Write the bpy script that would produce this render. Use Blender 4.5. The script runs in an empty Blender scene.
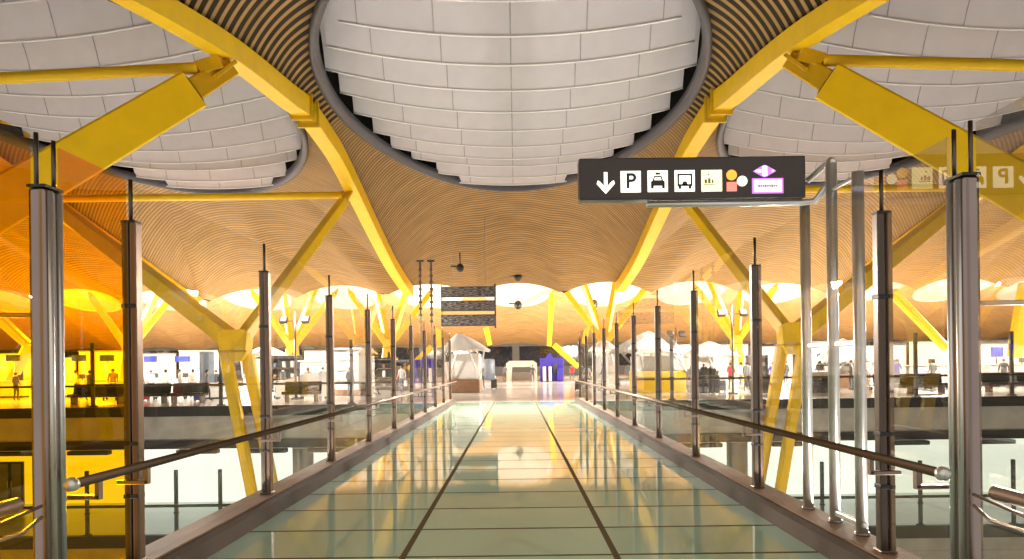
import bpy, bmesh, math, random
from mathutils import Vector, Matrix
random.seed(7)
C = bpy.context.scene.collection
PI = math.pi

# ------------------------------------------------------------------ camera
F, U0, V0, ROLL, EYE = 700.0, 516.34, 365.33, 0.01256, 1.70
CX = 0.065
cam_data = bpy.data.cameras.new('camera')
cam_data.sensor_fit = 'HORIZONTAL'
cam_data.sensor_width = 36.0
cam_data.lens = 36.0 * F / 1024.0
cam_data.shift_x = (512.0 - U0) / 1024.0
cam_data.shift_y = (V0 - 279.5) / 1024.0
cam_data.clip_end = 500
cam = bpy.data.objects.new('camera', cam_data)
C.objects.link(cam)
cam.matrix_world = Matrix.Translation((CX, 0, EYE)) @ Matrix.Rotation(PI/2, 4, 'X') @ Matrix.Rotation(-ROLL, 4, 'Z')
bpy.context.scene.camera = cam

# ------------------------------------------------------------------ world, exposure, large lights
W = bpy.data.worlds.new('world')
bpy.context.scene.world = W
W.use_nodes = True
W.node_tree.nodes['Background'].inputs[0].default_value = (1.0, 0.95, 0.90, 1)
W.node_tree.nodes['Background'].inputs[1].default_value = 0.85
vs = bpy.context.scene.view_settings
vs.view_transform = 'Standard'
vs.look = 'None'
vs.exposure = 0.0
vs.gamma = 1.0
vs.use_curve_mapping = False
cy = bpy.context.scene.cycles
cy.max_bounces = 8
cy.diffuse_bounces = 4
cy.glossy_bounces = 4
cy.transparent_max_bounces = 32
cy.caustics_reflective = False
cy.caustics_refractive = False
cy.sample_clamp_indirect = 4.0
cy.use_denoising = True

def area(name, loc, target, sx, sy, power, col=(1, 0.9, 0.78), spread=180):
    l = bpy.data.lights.new(name, 'AREA')
    l.shape = 'RECTANGLE'
    l.size, l.size_y = sx, sy
    l.energy = power
    l.color = col
    l.spread = math.radians(spread)
    o = bpy.data.objects.new(name, l)
    C.objects.link(o)
    o.location = loc
    d = Vector(target) - Vector(loc)
    o.rotation_euler = d.to_track_quat('-Z', 'Y').to_euler()
    return o

UP = (1.0, 0.93, 0.84)
# fill strips added outside both kerbs to light the ceiling from below
for s in (-1, 1):
    area('ceiling_fill', (s*3.62, 17.0, -0.28), (s*5.2, 17.0, 10), 24.0, 0.16, 950, UP)
# fill lamps added low in the void to brighten girders, columns and roof
for x in (-34, -13, 13, 34):
    area('void_fill', (x, 21, -8.9), (x*0.9, 29, 6), 1.6, 1.6, 650, (1.0, 0.94, 0.86))
# hall uplights for the bright far roof wave
for x in (-62, -37, -12.5, 12.5, 37, 62):
    area('hall_uplight', (x, 84, 4.7), (x*1.0, 101, 12), 4.0, 0.7, 7500, (1.0, 0.88, 0.70))
# fill lamps added under the roof to brighten the hall floor
for x in (-58, -40, -25, 25, 40, 58):
    area('hall_floor_fill', (x, 67, 9.2), (x*0.6, 56, 0), 0.9, 0.9, 16000, (1.0, 0.93, 0.84), 130)

# fill lamps added behind the bridge end to brighten booth and counter fronts
for x in (-46, -28, -13, 13, 28, 46):
    area('booth_front_fill', (x, 36.5, 9.6), (x*0.95, 46, 0.0), 1.0, 0.6, 1700, (1.0, 0.96, 0.90), 105)

# two fill lamps added to whiten the far end of the bridge floor
for s in (-1, 1):
    area('bridge_end_fill', (s*6.5, 34.0, 9.4), (s*0.8, 26.5, 0.0), 0.5, 0.5, 1000, (1.0, 0.96, 0.88), 75)

# ------------------------------------------------------------------ pixel helper, materials
def at(px, py, Y):
    x, y = px-U0, py-V0
    x0 = x*math.cos(ROLL) - y*math.sin(ROLL)
    y0 = x*math.sin(ROLL) + y*math.cos(ROLL)
    return Vector((CX + x0/F*Y, Y, EYE - y0/F*Y))

def sock(n, *names):
    for k in names:
        if k in n.inputs: return n.inputs[k]

def mat(name, col, rough=0.5, metal=0.0, emit=0.0, ecol=None, noise=0.08, nscale=4.0, spec=0.5, bump=0.0):
    m = bpy.data.materials.new(name)
    m.use_nodes = True
    nt = m.node_tree
    b = nt.nodes['Principled BSDF']
    b.inputs['Roughness'].default_value = rough
    b.inputs['Metallic'].default_value = metal
    sock(b, 'Specular IOR Level', 'Specular').default_value = spec
    tc = nt.nodes.new('ShaderNodeTexCoord')
    nz = nt.nodes.new('ShaderNodeTexNoise')
    nz.inputs['Scale'].default_value = nscale
    nz.inputs['Detail'].default_value = 3
    nt.links.new(tc.outputs['Object'], nz.inputs['Vector'])
    cr = nt.nodes.new('ShaderNodeValToRGB')
    lo = tuple(max(0, c*(1-noise)) for c in col)
    hi = tuple(min(1, c*(1+noise)) for c in col)
    cr.color_ramp.elements[0].position = 0.3
    cr.color_ramp.elements[1].position = 0.7
    cr.color_ramp.elements[0].color = (*lo, 1)
    cr.color_ramp.elements[1].color = (*hi, 1)
    nt.links.new(nz.outputs['Fac'], cr.inputs['Fac'])
    nt.links.new(cr.outputs['Color'], b.inputs['Base Color'])
    if emit > 0:
        sock(b, 'Emission Color', 'Emission').default_value = (*(ecol or col), 1)
        b.inputs['Emission Strength'].default_value = emit
    if bump > 0:
        bp = nt.nodes.new('ShaderNodeBump')
        bp.inputs['Strength'].default_value = bump
        nt.links.new(nz.outputs['Fac'], bp.inputs['Height'])
        nt.links.new(bp.outputs['Normal'], b.inputs['Normal'])
    return m

def glass_mat(name, tint, refl_rough=0.0, ior=1.4):
    m = bpy.data.materials.new(name)
    m.use_nodes = True
    nt = m.node_tree
    nt.nodes.clear()
    out = nt.nodes.new('ShaderNodeOutputMaterial')
    mx = nt.nodes.new('ShaderNodeMixShader')
    tr = nt.nodes.new('ShaderNodeBsdfTransparent')
    gl = nt.nodes.new('ShaderNodeBsdfGlossy')
    gl.inputs['Roughness'].default_value = refl_rough
    fr = nt.nodes.new('ShaderNodeFresnel')
    fr.inputs['IOR'].default_value = ior
    geo = nt.nodes.new('ShaderNodeNewGeometry')
    inv = nt.nodes.new('ShaderNodeMath'); inv.operation = 'SUBTRACT'; inv.inputs[0].default_value = 1.0
    nt.links.new(geo.outputs['Backfacing'], inv.inputs[1])
    mul = nt.nodes.new('ShaderNodeMath'); mul.operation = 'MULTIPLY'
    nt.links.new(fr.outputs['Fac'], mul.inputs[0]); nt.links.new(inv.outputs[0], mul.inputs[1])
    tc = nt.nodes.new('ShaderNodeTexCoord')
    nz = nt.nodes.new('ShaderNodeTexNoise')
    nz.inputs['Scale'].default_value = 0.8
    cr = nt.nodes.new('ShaderNodeValToRGB')
    cr.color_ramp.elements[0].color = (*[c*0.985 for c in tint], 1)
    cr.color_ramp.elements[1].color = (*tint, 1)
    nt.links.new(tc.outputs['Object'], nz.inputs['Vector'])
    nt.links.new(nz.outputs['Fac'], cr.inputs['Fac'])
    nt.links.new(cr.outputs['Color'], tr.inputs['Color'])
    nt.links.new(mul.outputs[0], mx.inputs['Fac'])
    nt.links.new(tr.outputs[0], mx.inputs[1])
    nt.links.new(gl.outputs[0], mx.inputs[2])
    nt.links.new(mx.outputs[0], out.inputs[0])
    return m

def slat_mat(name, slat, gap, pitch, frac):
    """bamboo slats running across X with dark open joints"""
    m = bpy.data.materials.new(name)
    m.use_nodes = True
    nt = m.node_tree
    b = nt.nodes['Principled BSDF']
    b.inputs['Roughness'].default_value = 0.6
    sock(b, 'Specular IOR Level', 'Specular').default_value = 0.08
    geo = nt.nodes.new('ShaderNodeNewGeometry')
    sep = nt.nodes.new('ShaderNodeSeparateXYZ')
    nt.links.new(geo.outputs['Position'], sep.inputs[0])
    def math_node(op, a, v=None):
        n = nt.nodes.new('ShaderNodeMath'); n.operation = op
        nt.links.new(a, n.inputs[0])
        if v is not None: n.inputs[1].default_value = v
        return n.outputs[0]
    # wider pitch in the rising half of the wave, closer set slats in the falling half
    # slats sweep towards the back of the hall as they leave the middle of each 18 m bay
    xb = math_node('PINGPONG', sep.outputs['X'], 9.0)
    sw = math_node('MULTIPLY', math_node('MULTIPLY', xb, 0.062), -1.0)
    sq_ = nt.nodes.new('ShaderNodeMath'); sq_.operation = 'MULTIPLY'
    nt.links.new(sw, sq_.inputs[0]); nt.links.new(xb, sq_.inputs[1])
    ysum = nt.nodes.new('ShaderNodeMath'); ysum.operation = 'ADD'
    nt.links.new(sep.outputs['Y'], ysum.inputs[0]); nt.links.new(sq_.outputs[0], ysum.inputs[1])
    yq = ysum.outputs[0]
    ya = math_node('DIVIDE', math_node('MINIMUM', yq, 29.0), pitch)
    yb = math_node('DIVIDE', math_node('MAXIMUM', math_node('SUBTRACT', yq, 29.0), 0.0), 0.30)
    addn = nt.nodes.new('ShaderNodeMath'); addn.operation = 'ADD'
    nt.links.new(ya, addn.inputs[0]); nt.links.new(yb, addn.inputs[1])
    d = addn.outputs[0]
    fr = math_node('FRACT', d)
    pp = math_node('PINGPONG', d, 0.5)
    r = nt.nodes.new('ShaderNodeValToRGB')
    r.color_ramp.elements[0].position = frac*0.5 - 0.04
    r.color_ramp.elements[1].position = frac*0.5 + 0.04
    r.color_ramp.elements[0].color = (0, 0, 0, 1)
    r.color_ramp.elements[1].color = (1, 1, 1, 1)
    nt.links.new(pp, r.inputs['Fac'])
    fl = math_node('FLOOR', d)
    cmb = nt.nodes.new('ShaderNodeCombineXYZ')
    nt.links.new(fl, cmb.inputs['X'])
    xs = math_node('MULTIPLY', sep.outputs['X'], 0.35)
    nt.links.new(xs, cmb.inputs['Y'])
    nz = nt.nodes.new('ShaderNodeTexNoise')
    nz.inputs['Scale'].default_value = 1.1
    nz.inputs['Detail'].default_value = 4
    nt.links.new(cmb.outputs[0], nz.inputs['Vector'])
    cr = nt.nodes.new('ShaderNodeValToRGB')
    cr.color_ramp.elements[0].position = 0.3
    cr.color_ramp.elements[1].position = 0.7
    cr.color_ramp.elements[0].color = (*[c*0.78 for c in slat], 1)
    cr.color_ramp.elements[1].color = (*[min(1, c*1.18) for c in slat], 1)
    nt.links.new(nz.outputs['Fac'], cr.inputs['Fac'])
    mx = nt.nodes.new('ShaderNodeMix'); mx.data_type = 'RGBA'
    mx.inputs[6].default_value = (*gap, 1)
    # gap colour in the falling half is lightened towards the slat tone
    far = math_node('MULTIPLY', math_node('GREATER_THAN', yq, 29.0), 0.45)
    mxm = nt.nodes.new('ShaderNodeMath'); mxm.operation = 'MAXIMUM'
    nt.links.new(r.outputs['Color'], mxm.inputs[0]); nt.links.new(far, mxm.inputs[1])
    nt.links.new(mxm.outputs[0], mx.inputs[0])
    nt.links.new(cr.outputs['Color'], mx.inputs[7])
    nt.links.new(mx.outputs[2], b.inputs['Base Color'])
    return m

M = {}
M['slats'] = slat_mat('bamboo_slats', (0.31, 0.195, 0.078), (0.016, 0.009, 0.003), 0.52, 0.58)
M['slats_far'] = slat_mat('bamboo_slats_far', (0.62, 0.41, 0.20), (0.36, 0.20, 0.08), 0.75, 0.3)  # paler copy of the slats; the far wave's brightness is in the colour
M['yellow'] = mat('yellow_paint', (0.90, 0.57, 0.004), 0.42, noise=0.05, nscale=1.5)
M['yellow_dark'] = mat('yellow_plate', (0.62, 0.36, 0.003), 0.45, noise=0.05)  # darker yellow for end plates, brackets, collars and lugs
M['cloth'] = mat('white_fabric', (0.80, 0.74, 0.76), 0.85, noise=0.03, nscale=1.5, spec=0.1)
M['hem'] = mat('white_hem', (0.92, 0.89, 0.87), 0.7, noise=0.02)
M['ring'] = mat('grey_ring', (0.05, 0.05, 0.064), 0.6, noise=0.08)
M['seam'] = mat('cloth_seam', (0.44, 0.41, 0.43), 0.8)
M['black'] = mat('black_void', (0.006, 0.006, 0.006), 0.9, spec=0.02)
M['steel'] = mat('brushed_steel', (0.29, 0.23, 0.205), 0.28, 1.0, noise=0.06, nscale=3)
M['steel_dark'] = mat('dark_steel', (0.12, 0.095, 0.08), 0.32, 1.0, noise=0.06, nscale=3)
M['steel_light'] = mat('polished_steel', (0.74, 0.73, 0.71), 0.3, 0.75, noise=0.04, nscale=3)
M['kerb_lit'] = mat('kerb_lit_top', (0.36, 0.225, 0.14), 0.65, 0.0, noise=0.15, nscale=2, spec=0.15)  # lit top of the kerb, its light put into the colour
M['kerb'] = mat('kerb_shaded_face', (0.11, 0.075, 0.055), 0.6, 0.0, noise=0.12, nscale=2, spec=0.15)  # shaded face of the same kerb, darkened in the colour
M['bronze'] = mat('bronze_steel', (0.19, 0.125, 0.085), 0.33, 0.75, noise=0.1, nscale=2)
M['bronze_dark'] = mat('dark_bronze', (0.085, 0.060, 0.045), 0.35, 0.6, noise=0.1, nscale=2)
M['blackmetal'] = mat('black_metal', (0.015, 0.014, 0.014), 0.4)
M['deck'] = mat('white_terrazzo', (0.80, 0.75, 0.69), 0.12, noise=0.05, nscale=0.6)
M['lower_floor'] = mat('lower_terrazzo', (0.78, 0.82, 0.70), 0.2, noise=0.05, nscale=0.6)
M['fascia'] = mat('dark_fascia', (0.022, 0.019, 0.016), 0.5)
M['concrete'] = mat('concrete', (0.48, 0.455, 0.40), 0.7, noise=0.18, nscale=1.2)
M['pillar'] = mat('grey_pillar', (0.42, 0.42, 0.38), 0.6, noise=0.1, nscale=1.0)
M['litwall'] = mat('backlit_glass_wall', (0.8, 0.85, 0.78), 0.3, emit=1.02, ecol=(0.90, 1.0, 0.88), noise=0.03)
M['white'] = mat('white_panel', (0.82, 0.79, 0.74), 0.4, noise=0.04)
M['offwhite'] = mat('off_white_panel', (0.70, 0.64, 0.55), 0.5, noise=0.05)
M['brown'] = mat('brown_wood', (0.26, 0.14, 0.07), 0.5, noise=0.15)
M['darkgrey'] = mat('dark_grey', (0.06, 0.058, 0.055), 0.5)
M['grey'] = mat('mid_grey', (0.25, 0.25, 0.25), 0.5)
M['bluegrey'] = mat('blue_grey', (0.13, 0.16, 0.20), 0.5)
M['darkgreen'] = mat('dark_green_grey', (0.055, 0.060, 0.042), 0.7, noise=0.3, nscale=6)
M['blue'] = mat('blue_panel', (0.04, 0.03, 0.40), 0.4)
M['bluelit'] = mat('blue_screen', (0.03, 0.05, 0.6), 0.3, emit=0.7, ecol=(0.05, 0.08, 0.9))
M['red'] = mat('red_cloth', (0.55, 0.03, 0.04), 0.7)
M['nightglass'] = mat('night_glass', (0.012, 0.012, 0.016), 0.08, noise=0.2)
M['skin'] = mat('skin', (0.55, 0.32, 0.22), 0.6)
M['hair'] = mat('dark_hair', (0.03, 0.02, 0.015), 0.6)
M['lampwhite'] = mat('lamp_lens', (0.9, 0.85, 0.75), 0.3, emit=3.0, ecol=(1, 0.9, 0.75))
M['glass'] = glass_mat('clear_glass', (0.965, 0.96, 0.945))
M['amber'] = glass_mat('amber_glass', (0.97, 0.69, 0.05))
M['smoke'] = glass_mat('smoked_glass', (0.88, 0.86, 0.82), ior=2.1)
# sign inks (backlit)
M['signbody'] = mat('sign_body', (0.045, 0.030, 0.024), 0.35, noise=0.1)
M['inkwhite'] = mat('sign_white', (0.9, 0.88, 0.8), 0.4, emit=1.6, ecol=(1.0, 0.97, 0.80))
M['inkyellow'] = mat('sign_pale_yellow', (0.9, 0.88, 0.5), 0.4, emit=1.5, ecol=(1.0, 0.96, 0.42))
M['inkdark'] = mat('sign_pictogram', (0.035, 0.03, 0.02), 0.6)
M['inkorange'] = mat('sign_orange', (0.9, 0.45, 0.05), 0.4, emit=0.95, ecol=(1.0, 0.48, 0.05))
M['inkred'] = mat('sign_red', (0.9, 0.2, 0.15), 0.4, emit=0.95, ecol=(1.0, 0.30, 0.24))
M['inkgreen'] = mat('sign_pale_green', (0.8, 0.9, 0.7), 0.4, emit=1.0, ecol=(0.86, 1.0, 0.72))
M['inkviolet'] = mat('sign_violet', (0.5, 0.2, 0.7), 0.4, emit=1.0, ecol=(0.62, 0.20, 0.85))
M['inklilac'] = mat('sign_lilac', (0.9, 0.8, 1.0), 0.4, emit=1.3, ecol=(0.95, 0.86, 1.0))

# glass bridge floor: big pale green glass tiles, dark joints
def floor_mat():
    m = bpy.data.materials.new('glass_floor_tiles')
    m.use_nodes = True
    nt = m.node_tree
    b = nt.nodes['Principled BSDF']
    b.inputs['Roughness'].default_value = 0.045
    geo = nt.nodes.new('ShaderNodeNewGeometry')
    sep = nt.nodes.new('ShaderNodeSeparateXYZ')
    nt.links.new(geo.outputs['Position'], sep.inputs[0])
    def mn(op, a, v=None, w=None):
        n = nt.nodes.new('ShaderNodeMath'); n.operation = op
        nt.links.new(a, n.inputs[0])
        if v is not None: n.inputs[1].default_value = v
        if w is not None: nt.links.new(w, n.inputs[1])
        return n.outputs[0]
    # cross joints each 1.05 m, length joints at x = -1.0 and 0.9
    yy = mn('PINGPONG', mn('DIVIDE', mn('ADD', sep.outputs['Y'], 0.05), 1.05), 0.5)
    ymask = mn('LESS_THAN', yy, 0.024)
    x1 = mn('LESS_THAN', mn('ABSOLUTE', mn('ADD', sep.outputs['X'], 0.97)), 0.03)
    x2 = mn('LESS_THAN', mn('ABSOLUTE', mn('SUBTRACT', sep.outputs['X'], 0.93)), 0.03)
    mask = mn('MAXIMUM', mn('MAXIMUM', x1, None, x2), None, ymask)
    fx = mn('FLOOR', mn('DIVIDE', mn('ADD', sep.outputs['X'], 0.97), 1.9))
    fy = mn('FLOOR', mn('DIVIDE', mn('ADD', sep.outputs['Y'], 0.05), 1.05))
    cmb = nt.nodes.new('ShaderNodeCombineXYZ')
    nt.links.new(fx, cmb.inputs[0]); nt.links.new(fy, cmb.inputs[1])
    wn = nt.nodes.new('ShaderNodeTexWhiteNoise')
    nt.links.new(cmb.outputs[0], wn.inputs['Vector'])
    cr = nt.nodes.new('ShaderNodeValToRGB')
    cr.color_ramp.elements[0].color = (0.40, 0.60, 0.45, 1)
    cr.color_ramp.elements[1].color = (0.46, 0.66, 0.51, 1)
    nt.links.new(wn.outputs['Value'], cr.inputs['Fac'])
    mx = nt.nodes.new('ShaderNodeMix'); mx.data_type = 'RGBA'
    mx.inputs[7].default_value = (0.15, 0.115, 0.07, 1)
    nt.links.new(mask, mx.inputs[0])
    nt.links.new(cr.outputs['Color'], mx.inputs[6])
    nt.links.new(mx.outputs[2], b.inputs['Base Color'])
    rg = mn('ADD', mn('MULTIPLY', mask, 0.5), 0.045)
    nt.links.new(rg, b.inputs['Roughness'])
    nt.links.new(mn('MULTIPLY', mn('SUBTRACT', mask, 1.0), -0.45), sock(b, 'Specular IOR Level', 'Specular'))
    return m
M['bridgefloor'] = floor_mat()

def board_mat():
    """dark display board with faint rows of paler streaks"""
    m = bpy.data.materials.new('display_board_face')
    m.use_nodes = True
    nt = m.node_tree
    b = nt.nodes['Principled BSDF']
    tc = nt.nodes.new('ShaderNodeTexCoord')
    mp = nt.nodes.new('ShaderNodeMapping')
    mp.inputs['Scale'].default_value = (2.5, 1, 12)
    nz = nt.nodes.new('ShaderNodeTexNoise')
    nz.inputs['Scale'].default_value = 1.4
    nz.inputs['Detail'].default_value = 2
    cr = nt.nodes.new('ShaderNodeValToRGB')
    cr.color_ramp.elements[0].position = 0.42
    cr.color_ramp.elements[1].position = 0.68
    cr.color_ramp.elements[0].color = (0.035, 0.03, 0.03, 1)
    cr.color_ramp.elements[1].color = (0.34, 0.30, 0.28, 1)
    nt.links.new(tc.outputs['Object'], mp.inputs['Vector'])
    nt.links.new(mp.outputs[0], nz.inputs['Vector'])
    nt.links.new(nz.outputs['Fac'], cr.inputs['Fac'])
    nt.links.new(cr.outputs['Color'], b.inputs['Base Color'])
    return m
M['board'] = board_mat()

# ------------------------------------------------------------------ mesh builder
class MB:
    def __init__(s): s.v, s.f = [], []
    def add(s, vs_, fs):
        n = len(s.v)
        s.v += [tuple(v) for v in vs_]
        s.f += [tuple(i+n for i in f) for f in fs]
        return s
    def box(s, c, d, bev=0.0, rot=None):
        hx, hy, hz = d[0]/2, d[1]/2, d[2]/2
        bm = bmesh.new()
        bmesh.ops.create_cube(bm, size=1.0)
        for v in bm.verts:
            v.co = Vector((v.co.x*d[0], v.co.y*d[1], v.co.z*d[2]))
        if bev > 0:
            bmesh.ops.bevel(bm, geom=list(bm.edges), offset=min(bev, min(d)*0.45), segments=2, affect='EDGES', profile=0.5)
        bm.verts.index_update()
        pts = []
        for v in bm.verts:
            p = v.co.copy()
            if rot is not None: p = rot @ p
            pts.append(p + Vector(c))
        s.add(pts, [[v.index for v in f.verts] for f in bm.faces])
        bm.free()
        return s
    def bar(s, a, b, w0, h0, w1=None, h1=None, up=(0, 0, 1), ch=0.12):
        """tapered bar of chamfered rectangular section from a to b"""
        a, b = Vector(a), Vector(b)
        w1 = w0 if w1 is None else w1
        h1 = h0 if h1 is None else h1
        d = (b-a).normalized()
        u = Vector(up)
        if abs(d.dot(u)) > 0.98: u = Vector((0, 1, 0))
        sd = d.cross(u).normalized()
        u = sd.cross(d).normalized()
        rings = []
        for p, w, h in ((a, w0, h0), (b, w1, h1)):
            c = min(w, h)*ch
            sh = [(-w/2+c, -h/2), (w/2-c, -h/2), (w/2, -h/2+c), (w/2, h/2-c), (w/2-c, h/2), (-w/2+c, h/2), (-w/2, h/2-c), (-w/2, -h/2+c)]
            rings.append([p + sd*x + u*y for x, y in sh])
        fs = [[7, 6, 5, 4, 3, 2, 1, 0], list(range(8, 16))]
        for i in range(8):
            j = (i+1) % 8
            fs.append([i, j, 8+j, 8+i])
        return s.add(rings[0]+rings[1], fs)
    def sweep(s, pts, w, h, sides=None):
        """rectangular section swept on a path lying in a vertical plane; w, h lists or numbers"""
        n = len(pts)
        vs_, fs = [], []
        for i, p in enumerate(pts):
            p = Vector(p)
            d = (Vector(pts[min(i+1, n-1)]) - Vector(pts[max(i-1, 0)])).normalized()
            sd = d.cross(Vector((0, 0, 1)))
            sd = sd.normalized() if sd.length > 1e-5 else Vector((1, 0, 0))
            u = sd.cross(d).normalized()
            ww = w[i] if isinstance(w, (list, tuple)) else w
            hh = h[i] if isinstance(h, (list, tuple)) else h
            for x, y in ((-.5, -.5), (.5, -.5), (.5, .5), (-.5, .5)):
                vs_.append(p + sd*x*ww + u*y*hh)
        for i in range(n-1):
            for k in range(4):
                j = (k+1) % 4
                fs.append([i*4+k, i*4+j, i*4+4+j, i*4+4+k])
        fs.append([3, 2, 1, 0]); fs.append([4*n-4, 4*n-3, 4*n-2, 4*n-1])
        return s.add(vs_, fs)
    def tube(s, pts, r, n=12, cap=True):
        m = len(pts)
        vs_, fs = [], []
        prev = None
        for i, p in enumerate(pts):
            p = Vector(p)
            d = (Vector(pts[min(i+1, m-1)]) - Vector(pts[max(i-1, 0)])).normalized()
            if prev is None:
                u = Vector((0, 0, 1)) if abs(d.z) < 0.9 else Vector((1, 0, 0))
            else: u = prev
            u = (u - d*u.dot(d)).normalized()
            prev = u
            w = d.cross(u)
            rr = r[i] if isinstance(r, (list, tuple)) else r
            for k in range(n):
                a = 2*PI*k/n
                vs_.append(p + u*math.cos(a)*rr + w*math.sin(a)*rr)
        for i in range(m-1):
            for k in range(n):
                j = (k+1) % n
                fs.append([i*n+k, i*n+j, i*n+n+j, i*n+n+k])
        if cap:
            fs.append(list(range(n-1, -1, -1)))
            fs.append([(m-1)*n+k for k in range(n)])
        return s.add(vs_, fs)
    def prism(s, poly, y0, y1):
        """polygon in XZ (list of (x, z)) extruded along Y"""
        n = len(poly)
        vs_ = [(x, y0, z) for x, z in poly] + [(x, y1, z) for x, z in poly]
        fs = [list(range(n)), list(range(2*n-1, n-1, -1))]
        for i in range(n):
            j = (i+1) % n
            fs.append([j, i, n+i, n+j])
        return s.add(vs_, fs)
    def ball(s, c, r, nu=12, nv=8, sq=(1, 1, 1)):
        vs_, fs = [], []
        for j in range(nv+1):
            t = PI*j/nv
            for i in range(nu):
                a = 2*PI*i/nu
                vs_.append((c[0]+r*sq[0]*math.sin(t)*math.cos(a), c[1]+r*sq[1]*math.sin(t)*math.sin(a), c[2]+r*sq[2]*math.cos(t)))
        for j in range(nv):
            for i in range(nu):
                k = (i+1) % nu
                fs.append([j*nu+i, j*nu+nu+i, j*nu+nu+k, j*nu+k])
        return s.add(vs_, fs)
    def grid(s, fn, nu, nv):
        vs_, fs = [], []
        for j in range(nv+1):
            for i in range(nu+1):
                vs_.append(fn(i/nu, j/nv))
        for j in range(nv):
            for i in range(nu):
                a = j*(nu+1)+i
                fs.append([a, a+1, a+nu+2, a+nu+1])
        return s.add(vs_, fs)
    def build(s, name, m, parent=None, smooth=False, label=None):
        me = bpy.data.meshes.new(name)
        me.from_pydata(s.v, [], s.f)
        bm = bmesh.new(); bm.from_mesh(me)
        bmesh.ops.remove_doubles(bm, verts=bm.verts, dist=1e-5)
        bmesh.ops.recalc_face_normals(bm, faces=bm.faces)
        bm.to_mesh(me); bm.free()
        me.materials.append(m)
        if smooth:
            for p in me.polygons: p.use_smooth = True
        o = bpy.data.objects.new(name, me)
        C.objects.link(o)
        if parent is not None:
            o.parent = parent
            o.matrix_parent_inverse = Matrix.Translation(-parent_loc(parent))
        if label: o['label'] = label
        return o

def parent_loc(p):
    return p.location.copy() if p.parent is None else Vector((0, 0, 0))   # a part itself sits at the world origin

def tag(o, label, cat, group=None):
    o['label'] = label; o['category'] = cat
    if group: o['group'] = group
    return o

def thing(name, loc, label, cat, group=None):
    o = bpy.data.objects.new(name, None)
    o.empty_display_size = 0.2
    C.objects.link(o)
    o.location = loc
    return tag(o, label, cat, group)

def struct(o):
    o['kind'] = 'structure'
    return o

ORD = ['first', 'second', 'third', 'fourth', 'fifth', 'sixth', 'seventh', 'eighth', 'ninth', 'tenth', 'eleventh', 'twelfth']

# ------------------------------------------------------------------ the setting: bridge
B0, B1 = 0.6, 32.4
struct(MB().box((0, (B0+B1)/2, -0.06), (5.48, B1-B0, 0.12)).build('floor', M['bridgefloor']))
for s, nm in ((-1, 'left'), (1, 'right')):
    x0, x1 = s*2.735, s*3.12
    k = MB().prism([(x0, -0.12), (x0, 0.16), (s*2.79, 0.19), (s*3.12, 0.19), (s*3.12, -0.5), (s*3.02, -0.55), (s*2.9, -0.12)] , B0, B1-0.4)
    struct(k.build('trim_kerb_'+nm, M['kerb']))
    t = MB().box((s*2.965, (B0+B1-0.4)/2, 0.197), (0.29, B1-0.4-B0, 0.015))
    struct(t.build('trim_kerb_cap_'+nm, M['kerb_lit']))
    # trough added outside the kerb to hold the fill strip
    tr = MB().prism([(s*3.13, -0.25), (s*3.13, -0.36), (s*4.0, -0.36), (s*4.0, -0.25), (s*3.98, -0.25), (s*3.98, -0.34), (s*3.16, -0.34), (s*3.16, -0.25)], 4.5, 29.5)
    struct(tr.build('trim_fill_trough_'+nm, M['fascia']))
struct(MB().box((0, (B0+B1)/2, -0.42), (5.4, B1-B0, 0.56)).build('trim_bridge_girder', M['concrete']))

# ------------------------------------------------------------------ railing posts, glass, handrails
PX = 2.935
def post(side, y, z1=2.85, w=0.112, rod=True, k=0):
    nm = 'left' if side < 0 else 'right'
    far = ['nearest', 'second nearest', 'third nearest', 'fourth nearest', 'fifth nearest', 'sixth nearest', 'seventh nearest', 'eighth nearest', 'second farthest', 'farthest'][k]
    t = thing('railing_post', (side*PX, y, 0.2), f'{far} of the slim bronze steel glass posts along the {nm} kerb', 'railing post', f'steel posts of the {nm} railing')
    x = side*PX
    MB().box((x - 0.027, y, (z1+0.2)/2), (w*0.5, 0.085, z1-0.2), 0.008).build('flange', M['steel_dark'], t, label='darker half of the split post')
    MB().box((x + 0.036, y, (z1+0.2)/2), (w*0.42, 0.10, z1-0.2), 0.01).build('flange', M['bronze'], t)
    MB().box((x, y, 0.214), (w*1.15, 0.13, 0.025), 0.006).build('base_plate', M['bronze'], t)
    for zc in (0.72, 1.13, 2.2):
        MB().box((x, y, zc), (w*1.04, 0.106, 0.035), 0.005).build('clamp', M['blackmetal'], t)
    MB().box((x, y, z1+0.005), (w*1.02, 0.10, 0.02), 0.004).build('cap', M['blackmetal'], t)
    if rod:
        MB().tube([(x, y, z1), (x, y, 3.19)], 0.016, 8).build('rod', M['steel_dark'], t, True)
    return t

POSTY = [5.475 + 2.9*k for k in range(10)]
for s in (-1, 1):
    for k, y in enumerate(POSTY[:10]):
        if y < 32: post(s, y, k=k)

def pane(side, y0, y1, m, label, z0=0.21, z1=3.17, group=None):
    x = side*(PX+0.0)
    o = MB().box((x, (y0+y1)/2, (z0+z1)/2), (0.024, y1-y0, z1-z0), 0.004).build('glass_panel', m)
    return tag(o, label, 'glass panel', group)

for s, nm in ((-1, 'left'), (1, 'right')):
    nearm = M['amber'] if s < 0 else M['smoke']
    tint = 'amber tinted' if s < 0 else 'smoky clear'
    pane(s, 1.2, 4.33, nearm, f'{tint} glass panel cut by the photo edge, before the {nm} double column')
    pane(s, 4.62, POSTY[0]-0.08, nearm, f'narrow {tint} glass panel between the {nm} double column and the nearest slim post')
    for k in range(9):
        pane(s, POSTY[k]+0.08, POSTY[k+1]-0.08, M['glass'], f'clear glass panel filling the {ORD[k]} bay beyond the nearest slim post of the {nm} railing', group=f'clear panes of the {nm} railing')

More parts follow.
